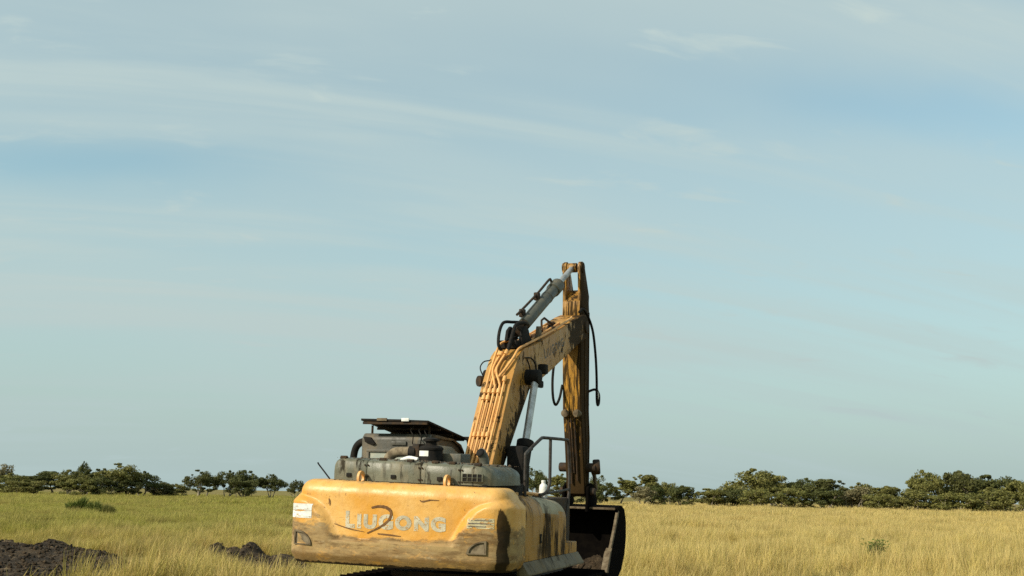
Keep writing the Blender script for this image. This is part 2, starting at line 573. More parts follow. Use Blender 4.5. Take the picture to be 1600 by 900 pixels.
gx = np.concatenate([[-3000, -1200, -500, -250], np.linspace(-150, 150, 121), [250, 500, 1200, 3000]])
gy = np.concatenate([[-200, -60], np.linspace(-30, 110, 71), np.linspace(120, 420, 31), [700, 1500, 3500]])
GX, GY = np.meshgrid(gx, gy, indexing='ij')
GZ = 0.05 * fbm(GX, GY, 3, 3, 0.25) * ((np.abs(GX) < 160) & (GY < 420)) - 0.06
np_mesh('ground', np.stack([GX.ravel(), GY.ravel(), GZ.ravel()], 1), grid_faces(len(gx), len(gy)), MT['field'])
tag(bpy.data.objects['ground'], kind='structure')

# ------------------------------------------------------------------ heaps of dug soil
M = Mat('dug_soil', 0.9, spec=0.2)
pos = M.node('ShaderNodeNewGeometry').outputs['Position']
c = M.mix(M.step(M.noise(1.6, 6, 0.7, vec=pos), 0.40, 0.66), (0.022, 0.015, 0.009), (0.062, 0.042, 0.023))
c = M.mix(M.step(M.noise(5, 7, 0.75, vec=pos), 0.53, 0.66), c, (0.15, 0.105, 0.060))
M.color(c)
M.bump(M.noise(9, 8, 0.75, vec=pos), 0.9, 0.08)
MT['soil'] = M.m


def clod_mesh(n, cxy, r, zfun, s0, s1, seed):
    rs = np.random.RandomState(seed)
    base = np.array([(1, 1, 1), (-1, -1, 1), (-1, 1, -1), (1, -1, -1), (1.3, 0, 0), (-1.3, 0, 0), (0, 1.3, 0), (0, -1.3, 0), (0, 0, 1.3), (0, 0, -1.3)], float) * 0.62
    from mathutils.geometry import normal  # noqa
    bm = bmesh.new()
    for b in base:
        bm.verts.new(b)
    res = bmesh.ops.convex_hull(bm, input=list(bm.verts))
    bm.verts.ensure_lookup_table()
    bm.verts.index_update()
    bmesh.ops.triangulate(bm, faces=bm.faces)
    HV = np.array([v.co[:] for v in bm.verts])
    HF = np.array([[v.index for v in f.verts] for f in bm.faces])
    bm.free()
    V, F = [], []
    for i in range(n):
        a, q = rs.uniform(0, 6.283), math.sqrt(rs.uniform(0, 1))
        x, y = cxy[0] + r[0] * q * math.cos(a), cxy[1] + r[1] * q * math.sin(a)
        z = zfun(np.array([x]), np.array([y]))[0]
        if z < -0.03:
            continue
        s = s0 + (s1 - s0) * rs.uniform() ** 3
        A = np.array(Matrix.Rotation(rs.uniform(0, 6.28), 3, Vector(rs.normal(size=3)).normalized()))
        P = (HV * rs.uniform(0.65, 1.25, HV.shape)) @ A.T * s * np.array([1, 1, 0.75]) + (x, y, z + s * 0.25)
        F.append(HF + len(V) * len(HV))
        V.append(P)
    return np.concatenate(V), np.concatenate(F)


HEAPS = []


def soil_heap(cx, cy, rx, ry, peaks, seed, label, nclods, clod=(0.015, 0.085), skew=0.0):
    def ell(x, y):
        return ((x - cx - skew * (y - cy)) / rx) ** 2 + ((y - cy) / ry) ** 2

    def zf(x, y):
        h = np.zeros_like(x)
        for (px, py, w, d, hh) in peaks:
            h = np.maximum(h, hh * np.exp(-((x - px) / w) ** 2 - ((y - py) / d) ** 2))
        rough = 0.055 * fbm(x, y, seed, 5, 2.2) + 0.05 * np.abs(fbm(x, y, seed + 5, 3, 8.0))
        fade = np.clip((1 - ell(x, y) + 0.22 * fbm(x, y, seed + 9, 3, 1.1)) * 2.4, 0, 1)
        return (h + 0.03 + rough * (0.6 + h)) * fade - 0.10 * (1 - fade)
    n = 190
    u, v = np.meshgrid(np.linspace(-1.15, 1.15, n), np.linspace(-1.15, 1.15, n), indexing='ij')
    Y = cy + ry * v
    X = cx + rx * u + skew * (Y - cy)
    o = np_mesh('soil_heap', np.stack([X.ravel(), Y.ravel(), zf(X, Y).ravel()], 1), grid_faces(n, n), MT['soil'])
    tag(o, label, 'soil heap', 'heaps of dug soil')
    V, F = clod_mesh(nclods, (cx, cy), (rx * 1.04, ry * 1.04), lambda x, y: zf(x + skew * (y - cy), y), clod[0], clod[1], seed)
    V[:, 0] += skew * (V[:, 1] - cy)
    tag(np_mesh('clods', V, F, MT['soil'], o), kind='stuff')
    HEAPS.append(ell)


# left heap, about 26 m ahead of the camera
def gp(px, depth):
    v = wpt(px, 760, depth)
    return v.x, v.y


Y0 = CAM.y
def pk(px, d, w, dp, h):
    return (gp(px, d)[0], Y0 + d, w, dp, h)


soil_heap(gp(40, 29)[0] - 1.2, Y0 + 29.0, 4.9, 8.0, [pk(20, 35, 1.6, 1.3, 0.36), pk(-70, 34.5, 1.6, 1.5, 0.36), pk(92, 34, 0.55, 1.0, 0.36), pk(60, 33, 1.4, 1.2, 0.26),
          pk(150, 31.5, 1.0, 0.6, 0.22), pk(184, 31, 0.35, 0.5, 0.27), pk(40, 29, 1.8, 0.8, 0.14), pk(150, 27.5, 0.7, 0.6, 0.14), pk(10, 26.5, 1.5, 0.6, 0.12)], 11,
          'long low bank of dark churned soil in the lower left corner', 9000, (0.012, 0.085), skew=-0.36)
soil_heap(gp(372, 34)[0], Y0 + 34.0, 1.25, 2.8, [pk(345, 35.4, 0.28, 0.5, 0.33), pk(368, 35.2, 0.30, 0.4, 0.24), pk(397, 35.4, 0.30, 0.5, 0.30)], 23,
          'small ragged patch of dark soil in the grass left of the excavator', 620, (0.012, 0.07), skew=-0.22)
soil_heap(gp(446, 31)[0], Y0 + 31.0, 0.9, 2.2, [pk(446, 32.2, 0.4, 0.45, 0.14)], 31,
          'low patch of dark soil just beside the excavator counterweight', 360, (0.012, 0.07), skew=-0.2)

# ================================================================== excavator (machine axes: x right, y forward, z up)
W3 = Matrix(((0.93389, 0.35753, 0.00474), (-0.35727, 0.93359, -0.02774), (-0.01434, 0.02422, 0.9996)))
EX = bpy.data.objects.new('excavator', None)
COL.objects.link(EX)
EX.matrix_world = W3.to_4x4()
tag(EX, 'muddy yellow crawler excavator seen from behind with its boom raised', 'excavator')

# ---- counterweight
half = [(x, -2.89 + 0.07 * (x / 1.25) ** 2) for x in np.linspace(0, 1.25, 40)]
half += [(1.25 + 0.22 * math.sin(t), -2.60 - 0.22 * math.cos(t)) for t in np.linspace(0.04, math.pi / 2, 24)]
half += [(1.47, y) for y in np.linspace(-2.58, -2.33, 6)]
plan = np.array([(-x, y) for x, y in half[::-1]] + half[1:])
seg = np.r_[0, np.cumsum(np.hypot(*np.diff(plan, axis=0).T))]
plan_s = seg - seg[-1] / 2
SMAX = plan_s[-1]
CWB, CWT = 1.04, 2.075
XB_Z = [1.0, 1.345, 1.46, 1.64, 1.76, 1.84, 1.90, 1.98, 2.2]
XB_X = [0.83, 0.83, 0.90, 1.0, 1.10, 1.23, 1.45, 1.95, 2.6]


def sst(a, b, x):
    t = min(1, max(0, (x - a) / (b - a)))
    return t * t * (3 - 2 * t)


def cw_pos(s, z, off=0.0, top=None):
    x, y = np.interp(s, plan_s, plan[:, 0]), np.interp(s, plan_s, plan[:, 1])
    e = 0.01
    dx = np.interp(s + e, plan_s, plan[:, 0]) - np.interp(s - e, plan_s, plan[:, 0])
    dy = np.interp(s + e, plan_s, plan[:, 1]) - np.interp(s - e, plan_s, plan[:, 1])
    L = math.hypot(dx, dy)
    nx, ny = dy / L, -dx / L
    side = lerp_list(z, XB_Z, XB_X) - abs(s)
    p = max(1 - sst(-0.012, 0.014, z - 1.345), 1 - sst(-0.06, 0.10, side)) if z < 1.98 else 1 - sst(-0.06, 0.10, side)
    p = 0.10 * p * (1 - sst(1.80, 1.93, z) * 0.9)
    t = CWT - 0.018 * x
    r = 0.17
    ins = 0.0
    if z > t - r:
        q = min(1, (z - (t - r)) / r)
        ins = r * (1 - math.sqrt(max(0, 1 - q * q)))
    if z < 1.17:
        ins += 0.075 * ((1.17 - z) / 0.13) ** 1.3
    d = p - ins + off
    return Vector((x + nx * d, y + ny * d, z))


ns = 190
S = np.linspace(-SMAX, SMAX, ns)
zt = np.concatenate([np.linspace(0, 0.30, 22), np.linspace(0.315, 0.83, 40), 0.83 + 0.17 * np.sin(np.linspace(0.08, math.pi / 2, 14))])
V, mud, black_mask = [], [], []
for s in S:
    x = np.interp(s, plan_s, plan[:, 0])
    T = CWT - 0.018 * x
    for t in zt:
        z = CWB + t * (T - CWB)
        V.append(cw_pos(s, z))
        side = lerp_list(z, XB_Z, XB_X) - abs(s)
        wv = sst(-0.05, 0.10, side)
        arch = 1 - sst(1.46, 1.70, z)
        if s < 0:
            arch = max(arch, (1 - sst(1.62, 1.92, z)) * 0.62)
        m = (1 - sst(1.35, 1.45, z)) * wv + arch * (1 - wv)
        m = max(m, 1 - sst(1.30, 1.345, z))
        m = max(m, 0.45 * sst(2.03, 2.08, z))
        mud.append(m)
        b = sst(1.33, 1.39, s) * (1 - sst(1.41, 1.54, s)) * (1 - sst(1.55, 1.90, z) * 0.8)  * (1 - sst(1.82, 1.9, z))  # blackens a strip down the right corner
        b = max(b, 0.8 * (1 - sst(1.05, 1.10, z)))  # and a rim along the bottom edge
        black_mask.append(b)
nz = len(zt)
F = [(i * nz + j, (i + 1) * nz + j, (i + 1) * nz + j + 1, i * nz + j + 1) for i in range(ns - 1) for j in range(nz - 1)]
F.append(tuple(i * nz + nz - 1 for i in range(ns)))
F.append(tuple(i * nz for i in range(ns))[::-1])
F.append(tuple([j for j in range(nz)] + [(ns - 1) * nz + j for j in range(nz)][::-1]))
me = bpy.data.meshes.new('counterweight')
me.from_pydata(V, [], F)
for nm, vals in (('mud', mud), ('black_mask', black_mask)):
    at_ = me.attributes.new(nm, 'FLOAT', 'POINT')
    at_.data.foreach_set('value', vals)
smooth(me, 50)
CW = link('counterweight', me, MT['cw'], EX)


def cw_patch(name, s0, s1, z0, z1, mat, off=0.004, parent=CW, n=12):
    VV = [cw_pos(s0 + (s1 - s0) * i / n, z0 + (z1 - z0) * j / n, off) for i in range(n + 1) for j in range(n + 1)]
    FF = [(i * (n + 1) + j, (i + 1) * (n + 1) + j, (i + 1) * (n + 1) + j + 1, i * (n + 1) + j + 1) for i in range(n) for j in range(n)]
    return mesh(name, VV, FF, mat, parent, 60)


def ribbon_obj(name, pts, width, mat, off=0.005, parent=CW):
    P = spline([(a, b, 0) for a, b in pts], 8)
    VV, FF = [], []
    for i, p in enumerate(P):
        d = (P[min(i + 1, len(P) - 1)] - P[max(i - 1, 0)]).normalized()
        k = i / (len(P) - 1)
        w = width * (0.55 + 0.6 * math.sin(3.1 * k + 0.25)) * (0.85 + 0.3 * rnd.random())
        for sg in (-1, 1):
            VV.append(cw_pos(p.x - d.y * sg * w / 2, p.y + d.x * sg * w / 2, off))
        if i:
            FF.append((2 * i - 2, 2 * i - 1, 2 * i + 1, 2 * i))
    return mesh(name, VV, FF, mat, parent)


def cw_text(body, s0, z0, size, xscale):
    me_ = text_mesh(body, size, 0.014)
    w = 0
    for v in me_.vertices:
        w = max(w, v.co.x * xscale)
        v.co = cw_pos(s0 + v.co.x * xscale, z0 + v.co.y, 0.004)
    me_.materials.clear()
    return link('letter', me_, MT['letter'], CW), w


s = -0.69
for ch, size, gap in (('L', 0.272, 0.03), ('I', 0.225, 0.035), ('U', 0.225, 0.03), ('G', 0.235, 0.03), ('O', 0.225, 0.03), ('N', 0.225, 0.03), ('G', 0.225, 0)):
    o, w = cw_text(ch, s, 1.515, size, 1.18 if ch != 'L' else 1.0)
    s += w + gap
print('lettering ends at', s)
ribbon_obj('rust_stroke', [(-0.31, 1.765), (-0.21, 1.785), (-0.10, 1.775), (-0.03, 1.72), (-0.05, 1.63), (-0.16, 1.54), (-0.36, 1.445)], 0.034, MT['rustmark'], 0.007)
ribbon_obj('rust_stroke', [(-0.21, 1.445), (-0.05, 1.437), (0.12, 1.425)], 0.018, MT['rustmark'])
ribbon_obj('rust_stroke', [(-0.95, 1.86), (-0.935, 1.82), (-0.93, 1.77)], 0.022, MT['rustmark'])
ribbon_obj('rust_stroke', [(0.36, 1.88), (0.40, 1.865), (0.50, 1.885), (0.62, 1.885)], 0.016, MT['rustmark'])
ribbon_obj('rust_stroke', [(-0.85, 1.545), (-0.62, 1.49), (-0.40, 1.46)], 0.012, MT['rustmark'])
cw_patch('sticker', -1.45, -1.14, 1.605, 1.785, MT['sticker'])
st = cw_patch('sticker', 1.02, 1.34, 1.565, 1.69, MT['sticker_dim'])
for z in (1.585, 1.622, 1.66):
    cw_patch('sticker_line', 1.04, 1.32 - 0.05 * (z < 1.6), z, z + 0.010, MT['letter_grey'], 0.007, st, 6)


def pocket(sx, z0, w, h, flip):
    """D-shaped reflector pocket: raised rim and a sunk dark face"""
    arc = [(math.cos(t), math.sin(t)) for t in np.linspace(0, math.pi / 2, 12)]
    out = [(0, 0)] + arc
    pts = [(sx + flip * a * w, z0 + b * h) for a, b in out]
    cx, cz = sx + flip * 0.4 * w, z0 + 0.4 * h
    inn = [(cx + (a - cx) * 0.80, cz + (b - cz) * 0.80) for a, b in pts]
    n = len(pts)
    VV = [cw_pos(a, b, 0.0) for a, b in pts] + [cw_pos(a, b, 0.022) for a, b in pts] + [cw_pos(a, b, 0.022) for a, b in inn] + [cw_pos(a, b, 0.002) for a, b in inn]
    FF = []
    for k in range(3):
        FF += [(k * n + i, k * n + (i + 1) % n, (k + 1) * n + (i + 1) % n, (k + 1) * n + i) for i in range(n)]
    o = mesh('pocket_rim', VV, FF, MT['bare'], CW, 30)
    VV = [cw_pos(a, b, 0.003) for a, b in inn] + [cw_pos(cx, cz, 0.003)]
    mesh('pocket_face', VV, [(i, (i + 1) % n, n) for i in range(n)], MT['tan'], o)


pocket(-1.36, 1.265, 0.24, 0.185, 1)
pocket(1.28, 1.255, 0.25, 0.165, -1)


def ring_plate(name, cx, cy, cz, ro, ri, th, mat, parent, sx=1.0, sz=1.0):
    n = 18
    rings = []
    for (rad, xx) in ((ro, -th / 2), (ro, th / 2), (ri, th / 2), (ri, -th / 2)):
        rings.append([(cx + xx, cy + math.cos(t) * rad * sx, cz + math.sin(t) * rad * sz) for t in [2 * math.pi * k / n for k in range(n)]])
    b = B().loft(rings + [rings[0]], caps=False)
    return b.build(name, mat, parent, 40)


for x, z in ((-0.63, 2.115), (0.60, 2.095)):
    ring_plate('lifting_eye', x, -2.60, z + 0.01, 0.092, 0.050, 0.032, MT['tube'], CW, 1.0, 1.05)

# ---- engine hood, in four panels with open seams
hp = [(-2.52, 2.085), (-2.522, 2.20), (-2.512, 2.305), (-2.49, 2.337), (-2.45, 2.352), (-2.3, 2.362), (-1.5, 2.36), (-1.36, 2.33), (-1.32, 2.085)]


def hood_ring(x, k=1.0, dy=0.0):
    """k shrinks the outline towards its bottom middle: used to round the two ends"""
    return [(x, -1.9 + (y + 1.9) * (1 - (1 - k) * 0.35), 2.085 + (z - 2.085 - 0.028 * x) * k) if z > 2.09 else (x, -1.9 + (y + 1.9) * (1 - (1 - k) * 0.35), z - 0.012 * x) for y, z in hp]


for x0, x1, e0, e1 in ((-1.12, -0.60, 1, 0), (-0.592, 0.18, 0, 0), (0.188, 0.74, 0, 0), (0.748, 1.16, 0, 1)):
    xs = []
    if e0:
        xs += [(x0 + 0.13 * (1 - math.cos(t)), 0.50 + 0.50 * math.sin(t)) for t in np.linspace(0.1, math.pi / 2, 8)]
    else:
        xs += [(x0, 0.965), (x0 + 0.018, 1.0)]
    if e1:
        xs += [(x1 - 0.26 * (1 - math.cos(t)), 0.36 + 0.64 * math.sin(t)) for t in np.linspace(math.pi / 2, 0.1, 8)]
    else:
        xs += [(x1 - 0.018, 1.0), (x1, 0.965)]
    B().loft([hood_ring(x, k) for x, k in xs]).build('hood_panel', MT['hood'], EX, 42)
for x in (-0.98, -0.40, 0.0, 0.36, 0.60, 0.95):
    HG = B().box(x - 0.045, x + 0.045, -2.47, -2.40, 2.345 - 0.028 * x, 2.372 - 0.028 * x).cyl((x - 0.05, -2.44, 2.372 - 0.028 * x), (x + 0.05, -2.44, 2.372 - 0.028 * x), 0.014, 8)
    HG.build('hood_hinge', MT['steel'], EX, bevel=0.004, segs=1)
for x in (-0.85, -0.2, 0.46):
    B().box(x - 0.035, x + 0.035, -2.540, -2.518, 2.125 - 0.015 * x, 2.175 - 0.015 * x).build('hood_latch', MT['black'], EX, bevel=0.006)
for x in (-0.618, -0.574, 0.162, 0.206, 0.722, 0.766):
    for z in (2.13, 2.28):
        B().cyl((x, -2.515, z - 0.026 * x), (x, -2.532, z - 0.026 * x), 0.011, 8).build('hood_bolt', MT['steel'], EX)
# base under the hood, coloured black to carry the shadow there
B().box(-1.10, 1.10, -2.50, -1.0, 1.90, 2.082).build('hood_base', MT['black'], EX, bevel=0.01)
# vent of eight square holes
g = B().box(0.775, 1.06, -2.548, -2.52, 2.118, 2.122).box(0.775, 1.06, -2.548, -2.52, 2.165, 2.170).box(0.775, 1.06, -2.535, -2.51, 2.213, 2.220)
for k in range(5):
    x = 0.775 + k * 0.0685
    g.box(x, x + 0.011, -2.545, -2.515, 2.118, 2.218)
vent = g.build('vent_grille', MT['hood'], EX, bevel=0.002, segs=1)
for i in range(4):
    for j in range(2):
        x, z = 0.789 + i * 0.0685, 2.124 + j * 0.047
        B().box(x, x + 0.053, -2.536, -2.50, z, z + 0.040).build('vent_hole', MT['black'], vent)

# ---- cab
ydip = lambda y: 2.75 if y < -0.55 else 2.75 - 0.13 * ((y + 0.55) / 1.0) ** 1.6
prof = [(-0.80, 1.35), (-0.80, 2.68), (-0.74, 2.75)] + [(y, ydip(y)) for y in (-0.55, -0.3, 0.0, 0.25)] + [(0.42, 2.54), (0.52, 2.35), (0.56, 1.95), (0.56, 1.35)]
CAB = B().prism(prof, -1.60, -0.50).build('cab', MT['cab'], EX, bevel=0.03, segs=3)
# rear wall: frame bars round a dusty window, and a plate with a slot over it
fr = B().box(-1.50, -0.58, -0.835, -0.795, 2.475, 2.515).box(-1.50, -1.455, -0.835, -0.795, 2.0, 2.475).box(-0.625, -0.58, -0.835, -0.795, 2.0, 2.475)
fr.build('window_frame', MT['cab'], CAB, bevel=0.008)
B().box(-1.452, -0.628, -0.812, -0.797, 2.0, 2.472).build('window_pane', MT['glass'], CAB)
B().box(-1.10, -0.86, -0.825, -0.795, 2.58, 2.64).build('light_bracket', MT['cab'], CAB, bevel=0.01)
b = B().loft([[(-1.56, y, 2.70), (-1.44, y, 2.69), (-1.36, y, 2.60), (-1.40, y, 2.575), (-1.53, y, 2.62)] for y in (-0.83, -0.795)])
b.build('tail_lamp', MT['black'], CAB, bevel=0.006)
B().loft([[(-0.497, y, z) for y, z in ((-0.62, 2.05), (-0.62, 2.60), (0.0, 2.58), (0.30, 2.48), (0.42, 2.30), (0.44, 2.05))], [(-0.485, y, z) for y, z in ((-0.60, 2.07), (-0.60, 2.58), (0.0, 2.56), (0.29, 2.46), (0.40, 2.29), (0.42, 2.07))]]).build('side_window', MT['glass'], CAB)
B().prism([(-0.72, 2.70), (-0.70, 2.735), (0.0, 2.70), (0.30, 2.62), (0.44, 2.50), (0.42, 2.47), (0.28, 2.58), (0.0, 2.665)], -0.51, -0.465).build('roof_gutter', MT['bare'], CAB, bevel=0.006)
b = B().tube(spline([(-1.78, -0.70, 1.95), (-1.785, -0.70, 2.30), (-1.75, -0.70, 2.52), (-1.66, -0.70, 2.615), (-1.55, -0.70, 2.62)], 6), 0.055, 10)
b.build('grab_handle', MT['black'], CAB, 60)

# ---- falling-object guard over the cab roof
def gz(y):
    return 2.925 - 0.15 * (y + 0.95)


GD = bpy.data.objects.new('roof_guard', None)
COL.objects.link(GD)
GD.parent = EX
b = B()
for (x0, x1, dz) in ((-1.53, -0.80, 0.0), (-0.79, -0.44, -0.012)):
    b = B().loft([[(x0, y, gz(y) + dz), (x1, y, gz(y) + dz - 0.01), (x1, y, gz(y) + dz + 0.022), (x0, y, gz(y) + dz + 0.03)] for y in (-0.98, 0.42)])
    b.build('guard_plate', MT['black'], GD, bevel=0.004, segs=1)
for y in (-0.96, -0.5, -0.05, 0.38):
    B().box(-1.50, -0.46, y - 0.02, y + 0.02, gz(y) - 0.05, gz(y) - 0.013).build('guard_rib', MT['steel'], GD, bevel=0.004, segs=1)
for x in (-1.48, -0.55):
    for y in (-0.7, 0.25):
        B().cyl((x, y, 2.55), (x, y, gz(y) - 0.02), 0.018, 8).build('guard_post', MT['steel'], GD, 60)
B().box(-1.26, -1.10, -1.0, -0.982, gz(-1) - 0.005, gz(-1) + 0.035).build('number_tab', MT['bare'], GD)
B().box(-0.86, -0.74, -1.01, -0.985, gz(-1) - 0.01, gz(-1) + 0.038).build('lamp_tab', MT['white'], GD, bevel=0.008)
b = B().tube(spline([(-0.42, 0.40, 2.74), (-0.40, 0.43, 2.60), (-0.42, 0.44, 2.40), (-0.41, 0.45, 2.15)], 5), 0.022, 8)
b.build('hanging_cable', MT['steel'], GD, 60)
B().box(-0.47, -0.33, 0.34, 0.46, 2.69, 2.745).build('corner_lamp', MT['black'], GD, bevel=0.012)
for x, y, dz in ((-0.72, -0.9, 0.0), (-0.60, -0.88, 0.02), (-0.52, -0.86, 0.0)):
    b = B().tube(spline([(x, y, 2.60), (x + 0.03, y - 0.05, 2.72), (x - 0.02, y - 0.02, 2.80), (x + 0.05, y, 2.88)], 5), 0.008, 6)
    b.build('cable', MT['black'], GD, 60)

# ---- air cleaner with its elbow, exhaust, aerial
def lathe(name, cx, cy, prof, mat, parent, n=28):
    rings = [[(cx + r * math.cos(t), cy + r * math.sin(t), z) for t in [2 * math.pi * k / n for k in range(n)]] for r, z in prof]
    return B().loft(rings).build(name, mat, parent, 40)


AC = lathe('air_cleaner', -0.26, -1.25, [(0.165, 2.25), (0.17, 2.40), (0.165, 2.41), (0.165, 2.515), (0.175, 2.52), (0.175, 2.545), (0.15, 2.57), (0.08, 2.585), (0.075, 2.63), (0.115, 2.64), (0.115, 2.67), (0.05, 2.69)], MT['black'], EX)
n = 8
VV = []
for k in range(n + 1):
    t = R(-140 + 62 * k / n)
    for z in (2.43, 2.505):
        VV.append((-0.26 + 0.168 * math.cos(t), -1.25 + 0.168 * math.sin(t), z))
mesh('label_plate', VV, [(2 * k, 2 * k + 2, 2 * k + 3, 2 * k + 1) for k in range(n)], MT['white'], AC, 60)
B().tube(spline([(-0.90, -1.35, 2.25), (-0.88, -1.33, 2.38), (-0.80, -1.31, 2.465), (-0.66, -1.30, 2.485), (-0.52, -1.30, 2.485)], 6), 0.072, 14).build('intake_elbow', MT['tan'], EX, 60)
B().cyl((-0.56, -1.30, 2.485), (-0.46, -1.30, 2.485), 0.084, 16).build('hose_clamp', MT['black'], EX, 50)
B().box(-0.50, -0.40, -1.36, -1.14, 2.30, 2.60).build('cleaner_bracket', MT['steel'], EX, bevel=0.01)
B().box(-0.14, 0.16, -1.16, -0.80, 2.25, 2.475).build('battery_box', MT['cyl'], EX, bevel=0.02)
B().tube(spline([(-0.62, -1.45, 2.36), (-0.5, -1.46, 2.40), (-0.36, -1.46, 2.38)], 5), 0.03, 10).build('intake_hose', MT['white'], EX, 60)
ex = B().tube([(0.56, -1.25, 2.28), (0.555, -1.25, 2.36), (0.54, -1.26, 2.44), (0.52, -1.29, 2.49), (0.515, -1.31, 2.50)], [0.07, 0.068, 0.068, 0.068, 0.066], 16)
EXH = ex.build('exhaust_pipe', MT['cyl'], EX, 60)
B().tube([(0.513, -1.312, 2.498), (0.508, -1.325, 2.508)], [0.066, 0.055], 16).build('exhaust_mouth', MT['black'], EXH, 60)
B().tube(spline([(-1.17, -2.46, 2.10), (-1.27, -2.45, 2.20), (-1.365, -2.44, 2.295), (-1.37, -2.44, 2.315)], 5), [0.010] * 16, 6).build('aerial', MT['black'], EX, 60)

# ---- upper deck, right side panels, step, sill
B().box(-1.50, 1.30, -2.32, 0.30, 1.02, 1.88).build('upper_frame', MT['steel'], EX, bevel=0.02)
B().box(-1.54, -0.62, -2.28, -0.82, 1.12, 2.06).build('engine_side_cover', MT['side'], EX, bevel=0.04)


def side_ring(y, top, out=1.50, z0=1.13):
    r = 0.27
    P = [(out - 0.10, y, z0), (out, y, z0)]
    P += [(out - r + r * math.cos(t), y, top - r + r * math.sin(t)) for t in np.linspace(0, math.pi / 2, 9)]
    P += [(out - 0.75, y, top + 0.01), (out - 0.75, y, top - 0.08), (out - 0.30, y, top - 0.10)]
    return P


def tank_mat_split(o, zc):
    """upper rounded shoulder of the tank is bare and worn"""
    o.data.materials.append(MT['tread'])
    for p in o.data.polygons:
        if p.center.z > zc:
            p.material_index = 1


for y0, y1, t0, t1, out in ((-2.31, -1.47, 1.965, 1.935, 1.505), (-1.462, -1.11, 1.932, 1.915, 1.50), (-1.102, -0.47, 1.912, 1.865, 1.497)):
    o = B().loft([side_ring(y0, t0 - 0.006, out - 0.006), side_ring(y0 + 0.012, t0, out), side_ring((y0 + y1) / 2, (t0 + t1) / 2, out), side_ring(y1 - 0.012, t1, out), side_ring(y1, t1 - 0.006, out - 0.006)]).build('side_panel', MT['side'], EX, 30)
    if y0 > -2:
        tank_mat_split(o, 1.70)
    if y0 < -2:
        SP0 = o
B().box(1.50, 1.516, -1.60, -1.53, 1.33, 1.45).build('door_latch', MT['black'], SP0, bevel=0.004)
B().box(1.512, 1.522, -1.58, -1.55, 1.36, 1.42).build('latch_lever', MT['bare'], SP0)
B().box(0.95, 1.50, -0.462, 0.02, 0.96, 1.275).build('step_box', MT['side'], EX, bevel=0.015)
B().loft([[(1.44, y, 1.125), (1.51, y, 1.125), (1.60, y, 0.99), (1.60, y, 0.965), (1.44, y, 0.965)] for y in (-2.26, 0.06)]).build('side_sill', MT['sill'], EX, bevel=0.01)
cap = lathe('fuel_cap', 1.02, -1.42, [(0.10, 1.93), (0.10, 1.97), (0.07, 1.985), (0.055, 2.03), (0.06, 2.035), (0.045, 2.075), (0.01, 2.08)], MT['tube'], EX, 20)
B().tube(spline([(0.92, -1.40, 1.965), (1.06, -1.22, 1.97), (1.12, -0.95, 1.95), (1.12, -0.55, 1.925)], 6), 0.025, 8).build('fuel_pipe', MT['tube'], EX, 60)

# handrail
HR = B().tube([(1.30, -1.64, 1.90)] + spline([(1.30, -1.645, 2.36), (1.30, -1.645, 2.46), (1.30, -1.59, 2.51), (1.30, -1.07, 2.695), (1.30, -0.98, 2.715), (1.30, -0.86, 2.72), (1.30, 0.06, 2.715), (1.30, 0.145, 2.69), (1.30, 0.18, 2.62)], 4)
              + [Vector((1.30, 0.235, 2.30)), Vector((1.30, 0.24, 1.95)), Vector((1.30, 0.10, 1.62)), Vector((1.30, -0.02, 1.26))], 0.023, 10).build('handrail', MT['rail'], EX, 60)
B().tube([(1.30, -0.64, 2.71), (1.30, -0.635, 2.16)] + spline([(1.30, -0.64, 2.10), (1.30, -0.72, 2.00), (1.30, -0.88, 1.95), (1.28, -1.0, 1.94)], 4), 0.023, 10).build('rail_post', MT['rail'], HR, 60)
B().tube([(1.30, -0.75, 1.96), (1.30, -0.2, 1.975), (1.30, 0.24, 2.0)], 0.018, 8).build('rail_bar', MT['rail'], HR, 60)

# ---- boom
top_l = [(-0.42, 1.88), (-0.20, 2.28), (0.15, 2.90), (0.48, 3.51), (0.76, 3.93), (0.86, 4.03), (0.98, 4.11), (1.15, 4.18), (1.60, 4.275), (2.02, 4.40), (3.16, 4.765), (3.95, 5.02)]
tip_l = [(4.25, 5.10), (4.42, 5.08), (4.54, 4.98), (4.56, 4.85), (4.48, 4.72), (4.30, 4.64)]
bel_l = [(3.95, 4.53), (3.51, 4.355), (2.37, 3.905), (1.99, 3.765), (1.72, 3.68), (1.52, 3.62), (1.36, 3.52), (1.02, 3.14), (0.63, 2.69), (0.27, 2.26), (-0.02, 1.80)]
BW = 0.24
BOOM = B().prism(top_l + tip_l + bel_l, -BW, BW).build('boom', MT['boom'], EX, bevel=0.014)


def btop(t, x, h):
    """point above the boom's upper plate, t metres along it from the foot"""
    P = np.array(top_l)
    d = np.r_[0, np.cumsum(np.hypot(*np.diff(P, axis=0).T))]
    y, z = np.interp(t, d, P[:, 0]), np.interp(t, d, P[:, 1])
    e = 0.05
    ty, tz = np.interp(t + e, d, P[:, 0]) - np.interp(t - e, d, P[:, 0]), np.interp(t + e, d, P[:, 1]) - np.interp(t - e, d, P[:, 1])
    L = math.hypot(ty, tz)
    return Vector((x, y - tz / L * h, z + ty / L * h))


tube_r = 0.0185
